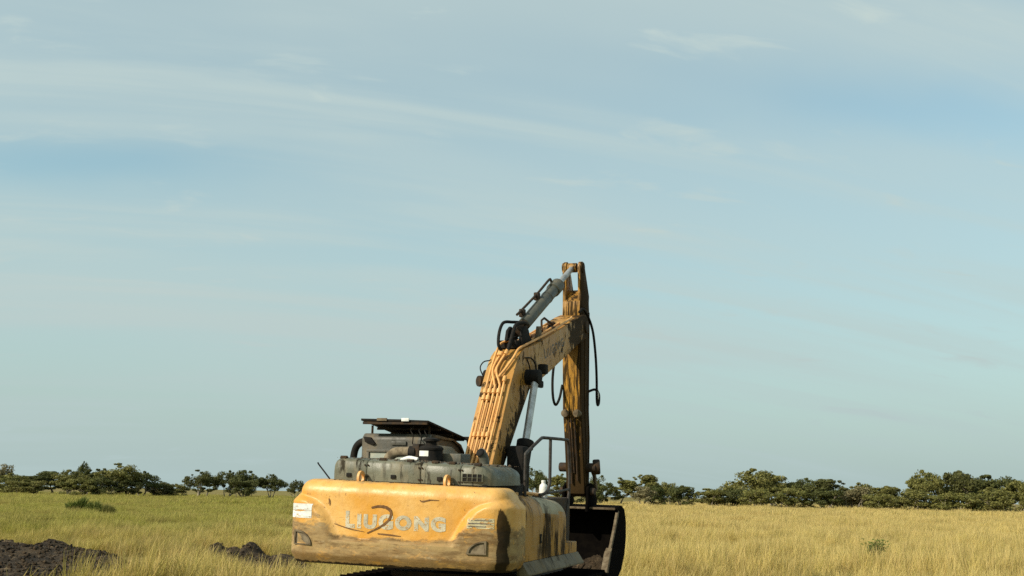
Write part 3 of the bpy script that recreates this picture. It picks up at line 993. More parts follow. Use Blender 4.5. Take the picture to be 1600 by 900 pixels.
# straight steel tubes up the lower boom, then their bends
runs = [
    [(0.05, -0.135, .05), (0.6, -0.135, .05), (1.95, -0.13, .05), (2.30, -0.13, .06), (2.62, -0.13, .10), (2.74, -0.10, .13), (2.80, 0.0, .14)],
    [(0.25, -0.085, .05), (0.6, -0.07, .05), (1.95, -0.06, .05), (2.45, -0.055, .05)],
    [(0.10, -0.03, .05), (0.6, 0.0, .05), (1.72, 0.015, .05), (1.88, 0.0, .055), (2.08, -0.075, .07), (2.22, -0.085, .08), (2.45, -0.03, .09)],
    [(0.15, 0.04, .05), (0.6, 0.075, .05), (1.74, 0.09, .05), (1.90, 0.075, .055), (2.08, -0.01, .07), (2.22, -0.02, .08), (2.48, 0.05, .09)],
    [(0.55, 0.135, .05), (1.2, 0.145, .05), (1.80, 0.15, .05), (1.98, 0.14, .05)],
    [(0.3, -0.19, .045), (0.8, -0.19, .045), (1.2, -0.19, .045)],
    [(2.02, 0.03, .05), (2.22, 0.12, .05), (2.42, 0.19, .055), (2.62, 0.205, .06), (3.0, 0.205, .045), (4.2, 0.205, .045), (5.3, 0.20, .05), (5.42, 0.20, .06)],
    [(2.9, -0.10, .05), (3.6, -0.10, .05), (4.9, -0.10, .05)],
    [(2.9, -0.04, .05), (3.6, -0.04, .05), (4.6, -0.04, .05)],
    [(3.05, 0.10, .04), (4.0, 0.10, .04), (5.0, 0.10, .04)],
]
for rn in runs:
    P = spline([btop(*p) for p in rn], 5)
    B().tube(P, tube_r if rn[0][0] < 2.0 else 0.021, 9).build('hydraulic_tube', MT['tube'], BOOM, 60)
# clamps that hold the tubes
for t, xs in ((0.95, (-0.135, -0.065, 0.005, 0.075)), (1.72, (-0.13, -0.06, 0.012, 0.09)), (1.60, (-0.13, -0.06))):
    for x in xs:
        p0, p1 = btop(t, x, 0.05), btop(t + 0.075, x, 0.05)
        B().cyl(p0, p1, 0.034, 10).build('tube_clamp', MT['tube'], BOOM, 50)
        q = btop(t + 0.037, x, 0.02)
        B().box(q.x - 0.02, q.x + 0.02, q.y - 0.03, q.y + 0.03, q.z - 0.03, q.z + 0.03).build('clamp_foot', MT['tube'], BOOM, bevel=0.004, segs=1)
for t, x in ((2.45, -0.03), (2.48, 0.05), (1.98, 0.14), (2.45, -0.055)):
    B().cyl(btop(t - 0.05, x, .09 if x < 0.1 else .05), btop(t + 0.05, x, .09 if x < 0.1 else .05), 0.033, 10).build('tube_coupling', MT['tube'], BOOM, 50)
# black hoses from the tubes up to the arm cylinder
for pts, r in (([btop(2.5, -0.03, .09), (-0.06, 0.72, 4.20), (-0.10, 0.85, 4.42), (-0.10, 1.02, 4.58), (-0.06, 1.3, 4.62), (-0.03, 1.5, 4.64)], 0.026),
               ([btop(2.53, 0.05, .09), (0.07, 0.84, 4.16), (0.07, 1.0, 4.40), (0.06, 1.15, 4.55), (0.08, 1.4, 4.62), (0.08, 1.6, 4.62)], 0.030),
               ([btop(2.78, -0.06, .14), (-0.02, 0.98, 4.29), (0.02, 1.2, 4.36), (0.02, 1.35, 4.36)], 0.018),
               ([(0.18, 1.02, 4.13), (0.16, 1.06, 4.32), (0.14, 1.18, 4.38), (0.10, 1.3, 4.37)], 0.010),
               ([(-0.26, 0.62, 3.68), (-0.31, 0.60, 3.82), (-0.28, 0.66, 3.92), (-0.2, 0.74, 3.95)], 0.010),
               ([(0.24, 1.10, 4.02), (0.27, 1.35, 4.03), (0.28, 1.52, 3.92), (0.27, 1.58, 3.80)], 0.011),
               ([(0.24, 1.20, 4.02), (0.28, 1.22, 3.9), (0.27, 1.32, 3.78)], 0.011)):
    B().tube(spline(pts, 6), r, 9).build('hose', MT['black'], BOOM, 60)
# bracket of the arm cylinder on the bend
for x in (-0.15, 0.10):
    B().prism([(1.15, 4.16), (1.25, 4.48), (1.38, 4.56), (1.52, 4.52), (1.60, 4.40), (1.85, 4.32)], x, x + 0.05).build('cylinder_bracket', MT['black'], BOOM, bevel=0.01)
B().box(-0.20, 0.12, 1.05, 1.42, 4.17, 4.30).build('valve_block', MT['black'], BOOM, bevel=0.02)
B().prism([(1.85, 4.34), (1.92, 4.62), (2.02, 4.63), (2.06, 4.41)], 0.13, 0.19).build('hose_bracket', MT['bare'], BOOM, bevel=0.01)
B().tube([btop(4.4, -0.03, 0.0), btop(4.45, -0.03, .20), btop(4.6, -0.03, .21), btop(4.95, -0.03, .04)], 0.02, 8).build('lifting_loop', MT['steel'], BOOM, 50)
for t, x in ((3.5, 0.06), (3.9, 0.02), (4.6, 0.08), (5.0, -0.05)):
    q = btop(t, x, 0.03)
    B().box(q.x - 0.06, q.x + 0.06, q.y - 0.07, q.y + 0.07, q.z - 0.035, q.z + 0.03).build('pipe_support', MT['steel'] if t > 3.6 else MT['tube'], BOOM, bevel=0.012)
# work lamps and pin boss at the bend
b = B().tube([(-0.245, 0.78, 3.62), (-0.29, 0.74, 3.62), (-0.34, 0.68, 3.62), (-0.36, 0.655, 3.62)], [0.03, 0.07, 0.09, 0.085], 16)
b.build('work_lamp', MT['steel'], BOOM, 50)
B().cyl((-0.30, 1.22, 3.72), (0.33, 1.22, 3.72), 0.125, 18).build('cylinder_pin', MT['black'], BOOM, bevel=0.012)
lp = B().box(0.245, 0.36, 1.28, 1.56, 3.62, 3.80).box(0.26, 0.34, 1.50, 1.78, 3.58, 3.70)
lp.build('lamp_mount', MT['black'], BOOM, bevel=0.03)
B().box(0.30, 0.44, 1.55, 1.70, 3.80, 3.96).build('work_lamp', MT['black'], BOOM, bevel=0.025)
# black letters and stripes down the boom's right side, mostly flaked away
for t_, ch, sz in ((0.55, 'S', 0.30), (0.85, 'A', 0.30), (1.15, 'O', 0.30)):
    pass


def boom_side_text(body, y0, z0, ang, size, mat, xs=1.0):
    me_ = text_mesh(body, size, 0.004)
    ca, sa = math.cos(ang), math.sin(ang)
    for v in me_.vertices:
        a_, b_ = v.co.x * xs, v.co.y
        v.co = Vector((BW + 0.003, y0 + a_ * ca - b_ * sa, z0 + a_ * sa + b_ * ca))
    me_.materials.clear()
    return link('letter', me_, mat, BOOM)


ang2 = math.atan2(0.37, 1.14)
yy, zz = 2.06, 4.085
for ch, sz, adv in (('L', 0.24, 0.15), ('I', 0.2, 0.075), ('U', 0.2, 0.165), ('G', 0.21, 0.175), ('O', 0.2, 0.175), ('N', 0.2, 0.17), ('G', 0.2, 0.17)):
    boom_side_text(ch, yy, zz, ang2, sz, MT['letter_grey'])
    yy += adv * math.cos(ang2)
    zz += adv * math.sin(ang2)

# ---- boom cylinders (one either side)
for sx in (-1, 1):
    x = 0.40 * sx
    foot, topp = Vector((x, 0.42, 1.75)), Vector((x, 1.20, 3.72))
    d = (topp - foot).normalized()
    bc = B().cyl(foot, foot + d * 0.98, 0.115, 18).cyl(foot + d * 0.90, foot + d * 1.02, 0.135, 18)
    BC = bc.build('boom_cylinder', MT['black'], EX, bevel=0.008)
    B().cyl(foot + d * 0.95, topp - d * 0.05, 0.058, 16).build('cylinder_rod', MT['chrome'], BC, 60)
    B().cyl((x - 0.075, 1.20, 3.72), (x + 0.075, 1.20, 3.72), 0.12, 16).build('rod_eye', MT['black'], BC, bevel=0.01)
    if sx > 0:
        B().box(x - 0.13, x + 0.15, 0.30, 0.62, 1.85, 2.62).build('cylinder_cover', MT['black'], BC, bevel=0.06)

# ---- arm
AW = 0.17
rear = [(4.52, 5.60), (4.40, 5.56), (4.19, 5.34), (4.18, 5.10), (4.30, 3.35), (4.42, 2.84), (4.58, 2.0), (4.62, 1.82)]
frnt = [(4.84, 1.76), (4.90, 1.95), (4.895, 2.85), (4.80, 3.37), (4.78, 5.2), (4.74, 5.42), (4.60, 5.60)]
ARM = B().prism(rear + frnt, -AW, AW).build('arm', MT['arm'], EX, bevel=0.012)
for x in (-AW - 0.012, AW - 0.058):
    B().prism([(4.22, 5.45), (4.20, 5.75), (4.17, 5.98), (4.20, 6.07), (4.28, 6.105), (4.37, 6.08), (4.43, 6.0), (4.52, 5.85), (4.72, 5.5), (4.70, 5.25), (4.22, 5.25)], x, x + 0.07).build('arm_ear', MT['arm'], ARM, bevel=0.012)
B().cyl((-0.21, 4.28, 5.99), (0.21, 4.28, 5.99), 0.052, 16).build('arm_pin', MT['steel'], ARM, bevel=0.008)
for x in (-0.20, 0.17):
    B().cyl((x, 4.28, 5.99), (x + 0.03, 4.28, 5.99), 0.098, 18).build('pin_boss', MT['arm'], ARM, bevel=0.008)
for x in (-0.115, 0.115):
    B().cyl((x, 4.36, 3.28), (x, 4.235, 3.28), 0.072, 16).build('stop_boss', MT['bare'], ARM, bevel=0.015)
B().box(-0.135, 0.135, 4.30, 4.36, 3.21, 3.35).build('stop_plate', MT['arm'], ARM, bevel=0.01)
# flanges that make the ridged edge of the right side
for y0, y1 in ((0.0, 0.03), (0.21, 0.225), (0.41, 0.43)):
    B().loft([[(AW - 0.01, rl + y0 * k, z), (AW + 0.014, rl + y0 * k, z), (AW + 0.014, rl + y1 * k, z), (AW - 0.01, rl + y1 * k, z)] for rl, z, k in ((4.22, 5.2, 1.25), (4.31, 3.35, 1.12), (4.44, 2.84, 1.0), (4.62, 1.95, 0.55))]).build('flange', MT['arm'], ARM, bevel=0.003, segs=1)
for z, L in ((3.72, 0.13), (3.47, 0.10), (2.78, 0.10)):
    B().cyl((0.12, 4.76, z), (0.12, 4.80 + L, z), 0.035, 12).build('hose_bolt', MT['black'], ARM, bevel=0.005)
B().cyl((-0.27, 4.36, 4.88), (0.27, 4.36, 4.88), 0.11, 18).build('arm_pivot', MT['steel'], ARM, bevel=0.01)
# bucket cylinder runs up the far side of the arm
b = B().cyl((0, 5.02, 4.75), (0, 5.10, 3.2), 0.085, 16)
BC = b.build('bucket_cylinder', MT['cyl'], EX, bevel=0.01)
B().cyl((0, 5.10, 3.25), (0, 5.20, 2.30), 0.05, 14).build('cylinder_rod', MT['chrome'], BC, 60)
# hoses hanging by the arm
hose_r = [(0.20, 4.05, 5.12), (0.21, 4.22, 5.20), (0.23, 4.45, 5.12), (0.27, 4.68, 4.85), (0.29, 4.82, 4.4), (0.30, 4.88, 3.95), (0.30, 4.90, 3.60), (0.30, 4.96, 3.47), (0.30, 5.04, 3.52), (0.29, 5.06, 3.68), (0.24, 4.98, 3.76), (0.15, 4.86, 3.72)]
B().tube(spline(hose_r, 7), 0.024, 9).build('hose', MT['black'], ARM, 60)
B().cyl((0.285, 5.07, 3.56), (0.26, 5.03, 3.76), 0.032, 10).build('hose_fitting', MT['white'], ARM, 50)
hose_l = [(-0.10, 3.9, 4.55), (-0.17, 3.83, 4.3), (-0.20, 3.78, 3.9), (-0.20, 3.82, 3.55), (-0.20, 3.98, 3.42), (-0.19, 4.16, 3.55), (-0.18, 4.28, 3.8)]
B().tube(spline(hose_l, 7), 0.024, 9).build('hose', MT['black'], ARM, 60)
for x, pts in ((-0.05, [(4.30, 3.15), (4.38, 2.84), (4.55, 2.0)]), (0.06, [(4.28, 3.2), (4.38, 2.84), (4.54, 2.05)]), (0.0, [(4.27, 3.2), (4.36, 2.84), (4.53, 2.2)])):
    B().tube(spline([(x, y, z) for y, z in pts], 5), 0.016, 8).build('grease_line', MT['steel'], ARM, 60)

# ---- arm cylinder
p0, p1 = Vector((-0.02, 1.42, 4.46)), Vector((-0.02, 4.28, 5.99))
d = (p1 - p0).normalized()
barrel = B().cyl(p0 + d * 0.35, p0 + d * 2.12, 0.105, 20).cyl(p0 + d * 1.62, p0 + d * 1.66, 0.112, 20).cyl(p0 + d * 2.0, p0 + d * 2.30, 0.128, 20)
ACY = barrel.build('arm_cylinder', MT['cyl'], EX, bevel=0.012)
B().cyl(p0 + d * 0.0, p0 + d * 0.40, 0.085, 16).build('cylinder_foot', MT['steel'], ACY, bevel=0.015)
B().cyl(p0 + d * 2.28, p1 - d * 0.05, 0.052, 16).build('cylinder_rod', MT['chrome'], ACY, 60)
B().cyl((-0.10, 4.28, 5.99), (0.07, 4.28, 5.99), 0.09, 16).build('rod_eye', MT['arm'], ACY, bevel=0.01)
up = Vector((1, 0, 0)).cross(d).normalized()
pt = [p0 + d * 0.30 + up * 0.20, p0 + d * 0.5 + up * 0.19, p0 + d * 1.4 + up * 0.17, p0 + d * 2.05 + up * 0.18, p0 + d * 2.16 + up * 0.15, p0 + d * 2.18 + up * 0.08]
B().tube(spline([p + Vector((-0.07, 0, 0)) for p in pt], 6), 0.022, 9).build('oil_pipe', MT['steel'], ACY, 60)
for k in (0.55, 1.35):
    q = p0 + d * k + up * 0.13 + Vector((-0.07, 0, 0))
    B().box(q.x - 0.045, q.x + 0.045, q.y - 0.06, q.y + 0.06, q.z - 0.07, q.z + 0.07).build('pipe_clip', MT['steel'], ACY, bevel=0.02)

# ---- bucket and its linkage
BK = bpy.data.objects.new('bucket', None)
COL.objects.link(BK)
BK.parent = EX
bzf = lambda P: [(y, 0.2 + (z - 0.2) * 0.925) for y, z in P]
bp_out = [(4.72, 1.72), (4.95, 1.74), (5.14, 1.66), (5.26, 1.42), (5.27, 1.10), (5.18, 0.78), (4.98, 0.50), (4.65, 0.30), (4.25, 0.20), (3.92, 0.18)]
bp_out = bzf(bp_out)
bp_in = bzf([(3.92, 0.22), (4.25, 0.245), (4.63, 0.345), (4.94, 0.535), (5.13, 0.80), (5.215, 1.10), (5.205, 1.40), (5.10, 1.61), (4.94, 1.685), (4.72, 1.67)])
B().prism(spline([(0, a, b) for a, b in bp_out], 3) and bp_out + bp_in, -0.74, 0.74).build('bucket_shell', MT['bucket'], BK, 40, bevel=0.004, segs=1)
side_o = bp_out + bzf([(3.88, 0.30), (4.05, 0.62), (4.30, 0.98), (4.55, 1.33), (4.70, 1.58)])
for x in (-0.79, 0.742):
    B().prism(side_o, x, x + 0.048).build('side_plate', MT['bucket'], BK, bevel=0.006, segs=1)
# worn bright edge strips on both side plates, and the side cutters
for x in (-0.775, 0.745):
    edge = bzf([(4.76, 1.64), (4.55, 1.30), (4.30, 0.95), (4.05, 0.58), (3.90, 0.32)])
    B().loft([[(x - 0.004, y - 0.028, z + 0.01), (x + 0.046, y - 0.028, z + 0.01), (x + 0.046, y + 0.03, z - 0.02), (x - 0.004, y + 0.03, z - 0.02)] for y, z in edge]).build('edge_bar', MT['bare'], BK, bevel=0.005, segs=1)
    B().prism([(4.17, 0.87), (4.21, 0.90), (4.02, 0.55), (3.92, 0.34), (3.84, 0.36), (3.93, 0.58), (4.08, 0.82)], x - 0.03, x + 0.085).build('side_cutter', MT['chrome'] if False else MT['bare'], BK, bevel=0.008)
B().box(-0.74, 0.74, 4.66, 4.74, 1.545, 1.585).build('top_lip', MT['bare'], BK, bevel=0.01)
B().box(-0.76, 0.76, 3.80, 3.95, 0.175, 0.225).build('cutting_edge', MT['bare'], BK, bevel=0.01)
for k in range(5):
    x = -0.66 + k * 0.33
    B().loft([[(x - w, y, 0.20 - h), (x + w, y, 0.20 - h), (x + w, y, 0.20 + h), (x - w, y, 0.20 + h)] for y, w, h in ((3.86, 0.06, 0.05), (3.75, 0.055, 0.045), (3.52, 0.045, 0.012))]).build('tooth', MT['bare'], BK, bevel=0.006, segs=1)
for x in (-0.26, 0.20):
    B().prism([(4.55, 1.50), (4.62, 1.95), (4.78, 2.02), (4.95, 1.98), (5.18, 1.70), (5.08, 1.48)], x, x + 0.055).build('hinge_ear', MT['bucket'], BK, bevel=0.015)
B().cyl((-0.34, 4.74, 1.86), (0.34, 4.74, 1.86), 0.07, 16).build('hinge_pin', MT['steel'], BK, bevel=0.01)
for x in (-0.27, 0.215):
    B().prism([(4.70, 2.32), (4.78, 2.36), (5.02, 2.22), (5.16, 1.90), (5.08, 1.86), (4.95, 2.14)], x, x + 0.055).build('bucket_link', MT['bare'], BK, bevel=0.015)
B().cyl((-0.36, 4.74, 2.30), (0.36, 4.74, 2.30), 0.085, 16).build('link_pin', MT['steel'], BK, bevel=0.02)
B().cyl((0.27, 4.80, 2.31), (0.40, 4.84, 2.32), 0.14, 16).build('link_boss', MT['steel'], BK, bevel=0.03)

# ---- undercarriage
for sx in (-1, 1):
    pr = []
    for cyy, zz_, r_, a0, a1 in ((1.45, 0.36, 0.34, math.pi / 2, -math.pi / 2), (-1.60, 0.36, 0.34, -math.pi / 2, -3 * math.pi / 2)):
        pr += [(cyy + r_ * math.cos(t), zz_ + r_ * math.sin(t)) for t in np.linspace(a0, a1, 10)]
    TK = B().prism(pr, sx * 1.2 - 0.22, sx * 1.2 + 0.22).build('track_frame', MT['steel'], EX, bevel=0.02)
    PL = [Vector((0, a, b)) for a, b in pr]
    PL.append(PL[0])
    acc, nxt = 0.0, 0.0
    for i in range(len(PL) - 1):
        L = (PL[i + 1] - PL[i]).length
        while nxt < acc + L:
            p = PL[i].lerp(PL[i + 1], (nxt - acc) / L)
            t = (PL[i + 1] - PL[i]).normalized()
            nrm = Vector((0, -t.z, t.y))
            if (p + nrm - Vector((0, 0, 0.36))).length < (p - nrm - Vector((0, 0, 0.36))).length:
                nrm = -nrm
            rings = []
            for xx in (sx * 1.2 - 0.30, sx * 1.2 + 0.30):
                rings.append([Vector((xx, 0, 0)) + q for q in (p - t * 0.09, p + t * 0.09, p + t * 0.09 + nrm * 0.03, p + t * 0.02 + nrm * 0.035, p + nrm * 0.065, p - t * 0.02 + nrm * 0.035, p - t * 0.09 + nrm * 0.03)])
            B().loft(rings).build('track_shoe', MT['bucket'], TK)
            nxt += 0.19
        acc += L
B().box(-0.95, 0.95, -1.0, 1.1, 0.36, 0.82).cyl((0, 0, 0.82), (0, 0, 1.03), 0.62, 32).build('car_body', MT['steel'], EX, bevel=0.02)

# white canister left standing on the deck
t = W3 @ Vector((1.16, -0.50, 1.865))
CAN = bpy.data.objects.new('canister', None)
COL.objects.link(CAN)
CAN.location = t
CAN.rotation_euler = (0, 0, 0.4)
tag(CAN, 'white plastic canister standing on the excavator deck behind the handrail', 'canister')
lathe('canister_body', 0, 0, [(0.04, -0.02), (0.056, 0.0), (0.06, 0.04), (0.06, 0.16), (0.052, 0.20), (0.03, 0.22), (0.026, 0.235)], MT['white'], CAN, 20)
lathe('canister_cap', 0, 0, [(0.031, 0.233), (0.031, 0.26), (0.026, 0.265)], MT['white'], CAN, 16)

# mud lying in the bucket
n = 60
mz = lambda x, y: np.interp(y, [3.9, 4.25, 4.63, 4.94, 5.10], [0.228, 0.246, 0.335, 0.505, 0.70]) + 0.40 * np.exp(-((x - 0.42) / 0.42) ** 2 - ((y - 4.50) / 0.34) ** 2) - 0.03
u, v = np.meshgrid(np.linspace(-0.60, 0.728, n), np.linspace(3.96, 4.78, n), indexing='ij')
edge = np.clip(np.minimum((u + 0.60) / 0.25, (4.78 - v) / 0.15), 0, 1)
hz = mz(u, v) + (0.05 * fbm(u, v, 77, 4, 9.0) + 0.05 * np.abs(fbm(u, v, 78, 3, 30.0)) + 0.03) * edge - 0.06 * (1 - edge)
P = np.stack([u.ravel(), v.ravel(), hz.ravel()], 1)
Wn = np.array(W3)
MUD = np_mesh('mud_load', P @ Wn.T, grid_faces(n, n), MT['soil'])
tag(MUD, 'lump of brown mud lying inside the excavator bucket', 'mud')
V_, F_ = clod_mesh(420, (0.25, 4.45), (0.45, 0.38), mz, 0.02, 0.07, 5)
tag(np_mesh('clods', V_ @ Wn.T, F_, MT['soil'], MUD), kind='stuff')
# dried mud and grit lying on top of the machine
crust = []
for (cx_, cy_, rx_, ry_, zf_, num, sd) in ((0.1, -2.32, 1.25, 0.16, lambda x, y: 2.352 - 0.028 * x, 330, 41), (0.0, -2.62, 1.3, 0.07, lambda x, y: 2.068 - 0.018 * x, 220, 42),
                                           (0.3, -1.9, 1.0, 0.25, lambda x, y: 2.352 - 0.028 * x, 160, 43), (1.10, -1.2, 0.2, 0.8, lambda x, y: 1.915 - 0.03 * (y + 1.2), 120, 44)):
    V_, F_ = clod_mesh(num, (cx_, cy_), (rx_, ry_), zf_, 0.006, 0.026, sd)
    tag(np_mesh('dried_mud', V_, F_, MT['mud'], EX), kind='stuff')

# ================================================================== trees along the far edge of the field
def leaf_mat(name, a, b, c):
    M = Mat(name, 0.65, spec=0.25)
    info = M.node('ShaderNodeObjectInfo')
    col = M.mix(M.attr('shade'), a, b)
    col = M.mix(M.math('MULTIPLY', info.outputs['Random'], 0.55), col, c)
    M.color(col)
    tl = M.node('ShaderNodeBsdfTranslucent')
    M.put(col, tl.inputs['Color'])
    mx = M.node('ShaderNodeMixShader')
    mx.inputs[0].default_value = 0.22
    M.l.new(M.b.outputs[0], mx.inputs[1])
    M.l.new(tl.outputs[0], mx.inputs[2])
    M.l.new(mx.outputs[0], M.out.inputs['Surface'])
    return M.m


MT['leaf_dark'] = leaf_mat('dark_foliage', (0.046, 0.058, 0.014), (0.110, 0.120, 0.032), (0.085, 0.078, 0.024))
MT['leaf_olive'] = leaf_mat('olive_foliage', (0.090, 0.098, 0.022), (0.215, 0.200, 0.055), (0.15, 0.135, 0.038))
MT['leaf_green'] = leaf_mat('green_foliage', (0.055, 0.080, 0.014), (0.155, 0.185, 0.034), (0.12, 0.13, 0.03))
MT['leaf_dry'] = leaf_mat('dry_foliage', (0.16, 0.14, 0.065), (0.25, 0.21, 0.11), (0.20, 0.18, 0.09))
MT['bark'] = plain('pale_bark', (0.33, 0.28, 0.21), 0.9, dark=(0.11, 0.085, 0.055), scale=3)


def limb(b, p, d, L, r, depth, rs, tips, spread, lift):
    """one tapering branch, then its forks"""
    n = 4
    pts, rad = [p.copy()], [r]
    for k in range(n):
        d = (d + Vector(rs.normal(size=3)) * 0.16 + Vector((0, 0, lift))).normalized()
        p = p + d * (L / n)
        pts.append(p.copy())
        rad.append(r * (1 - 0.45 * (k + 1) / n))
    b.tube(pts, rad, 6 if depth > 1 else 4)
    if depth == 0:
        tips.append(p.copy())
        return
    for k in range(rs.randint(2, 4)):
        a = rs.uniform(0, 6.28)
        nd = (d + Vector((math.cos(a), math.sin(a), rs.uniform(-0.25, 0.35))) * spread).normalized()
        limb(b, p, nd, L * rs.uniform(0.62, 0.85), rad[-1] * 0.75, depth - 1, rs, tips, spread, lift)
    tips.append(p.copy())


def make_tree(seed, H, width, style):
    """returns (trunk mesh, crown mesh) for a tree of height H standing on z = 0"""
    rs = np.random.RandomState(seed)
    b, tips = B(), []
    if style == 'bush':
        for k in range(7):
            a = rs.uniform(0, 6.28)
            limb(b, Vector((math.cos(a) * width * 0.22 * rs.rand(), math.sin(a) * width * 0.22, -0.2)), Vector((math.cos(a) * 0.6, math.sin(a) * 0.6, 1)).normalized(), H * 0.40, 0.10, 1, rs, tips, 0.9, 0.02)
    elif style == 'spread':
        for k in range(rs.randint(2, 4)):
            a = rs.uniform(0, 6.28)
            limb(b, Vector((math.cos(a) * 0.25, math.sin(a) * 0.25, -0.2)), Vector((math.cos(a) * 0.42, math.sin(a) * 0.42, 1)).normalized(), H * 0.42, 0.20, 2, rs, tips, 0.95, 0.0)
    elif style == 'bare':
        for k in range(6):
            a = rs.uniform(0, 6.28)
            limb(b, Vector((math.cos(a) * 0.5, math.sin(a) * 0.5, -0.2)), Vector((math.cos(a) * 0.7, math.sin(a) * 0.7, 1)).normalized(), H * 0.36, 0.11, 3, rs, tips, 0.85, 0.02)
    else:
        limb(b, Vector((0, 0, -0.2)), Vector((0.05, 0, 1)), H * 0.45, 0.24, 3, rs, tips, 0.8, 0.06)
    T = np.array([t[:] for t in tips])
    # fit the skeleton into the wanted box
    sx = width * 0.42 / max(0.1, np.abs(T[:, :2]).max())
    sz = H * 0.90 / T[:, 2].max()
    for vtx in b.V:
        k = min(1, max(0, vtx.z / (0.5 * H)))
        vtx.x *= 1 + (sx - 1) * k
        vtx.y *= 1 + (sx - 1) * k
        vtx.z *= sz
    T = T * (sx, sx, sz)
    trunk = bpy.data.meshes.new('trunk')
    trunk.from_pydata([tuple(v_) for v_ in b.V], [], b.F)
    trunk.materials.append(MT['bark'])
    smooth(trunk, 60)
    # leaf clumps round the branch ends, more of them high up
    cl = []
    for t_ in T:
        if style == 'bush' or t_[2] > 0.40 * H:
            cl.append((t_, rs.uniform(0.10, 0.17) * width))
    if style == 'bush':
        for k in range(30):
            a, q = rs.uniform(0, 6.28), math.sqrt(rs.rand())
            zz = rs.uniform(0.08, 1.0) ** 0.8
            rr = width * 0.46 * math.sqrt(max(0.05, 1 - zz ** 2.4)) * q
            cl.append((np.array((math.cos(a) * rr, math.sin(a) * rr, zz * H * 0.88)), rs.uniform(0.06, 0.15) * width))
    elif style in ('spread', 'tall'):
        for k in range(26 if style == 'spread' else 30):
            a, q = rs.uniform(0, 6.28), math.sqrt(rs.rand())
            rr = width * 0.46 * q
            lo = 0.50 if style == 'spread' else 0.30
            zz = lo + (0.98 - lo) * rs.rand() * (1 - 0.45 * q * q)
            cl.append((np.array((math.cos(a) * rr, math.sin(a) * rr, zz * H * 0.94)), rs.uniform(0.05, 0.13) * width))
    for k in range(0 if style == 'bare' else 16):
        a, zz = rs.uniform(0, 6.28), rs.uniform(0.55, 1.06)
        rr = width * 0.5 * math.sqrt(max(0.02, 1.08 - zz ** 2)) * rs.uniform(0.8, 1.1)
        cl.append((np.array((math.cos(a) * rr, math.sin(a) * rr, zz * H * 0.95)), rs.uniform(0.025, 0.055) * width))
    C, N, Q = [], [], []
    per = 26 if style == 'bare' else 150
    for (p, r) in cl:
        if style == 'bare':
            r *= 0.75
        m = int(per * rs.uniform(0.6, 1.3) * min(1, r / (0.07 * width)))
        dirs = rs.normal(size=(m, 3))
        dirs /= np.linalg.norm(dirs, axis=1)[:, None]
        q = p + dirs * (r * rs.uniform(0.35, 1.08, (m, 1)) ** 0.6) * (1, 1, 0.62)
        C.append(q)
        Q.append(np.full(m, rs.rand()))
        N.append(dirs + rs.normal(size=(m, 3)) * 0.6)
    C, N, Q = np.concatenate(C), np.concatenate(N), np.concatenate(Q)
    keep = C[:, 2] > 0.05
    C, N, Q = C[keep], N[keep], Q[keep]
    N /= np.linalg.norm(N, axis=1)[:, None]
    m = len(C)
    u = np.cross(N, rs.normal(size=(m, 3)))
    u /= np.linalg.norm(u, axis=1)[:, None]
    w = np.cross(N, u)
    s = rs.uniform(0.07, 0.21, (m, 1)) * (1.0 if H > 4 else 0.7)
    V = np.stack([C - u * s, C + w * s * 0.55, C + u * s * 1.1, C - w * s * 0.55], 1).reshape(-1, 3)
    F = np.arange(4 * m).reshape(-1, 4)
    sh = np.repeat(np.clip(0.62 * Q + 0.45 * rs.rand(m), 0, 1), 4)
    o = np_mesh('crown', V, F, None, None, {'shade': sh})
    crown = o.data
    bpy.data.objects.remove(o)
    return trunk, crown


VAR = {}
for st_, num, H_, w_ in (('spread', 4, 6.0, 7.5), ('bush', 4, 5.0, 7.0), ('tall', 3, 7.0, 5.5), ('bare', 2, 5.0, 5.5)):
    VAR[st_] = [(make_tree(100 + 17 * k + len(st_) * 31, H_, w_, st_), H_, w_) for k in range(num)]
COPY = {}


def crown_mesh(style, k, mat):
    key = (style, k, mat)
    if key not in COPY:
        me_ = VAR[style][k][0][1].copy()
        me_.materials.clear()
        me_.materials.append(MT[mat])
        COPY[key] = me_
    return COPY[key]


TREE_N = [0]


def tree(px, top, width_px, depth, style, mat, label, group):
    base = wpt(px, 770, depth)
    tp = wpt(px, top, depth)
    H_need, W_need = tp.z, width_px * depth / 1850
    i = TREE_N[0]
    TREE_N[0] += 1
    var = VAR[style][i % len(VAR[style])]
    e = bpy.data.objects.new('shrub' if style == 'bush' else 'tree', None)
    COL.objects.link(e)
    e.location = (base.x, base.y, -0.05)
    e.rotation_euler = (0, 0, (i * 2.4) % 6.28)
    k = W_need / var[2]
    e.scale = (k, k, H_need / var[1])
    tag(e, label, 'shrub' if style == 'bush' else 'tree', group)
    link('trunk', var[0][0], None, e)
    link('crown', crown_mesh(style, i % len(VAR[style]), mat), None, e)


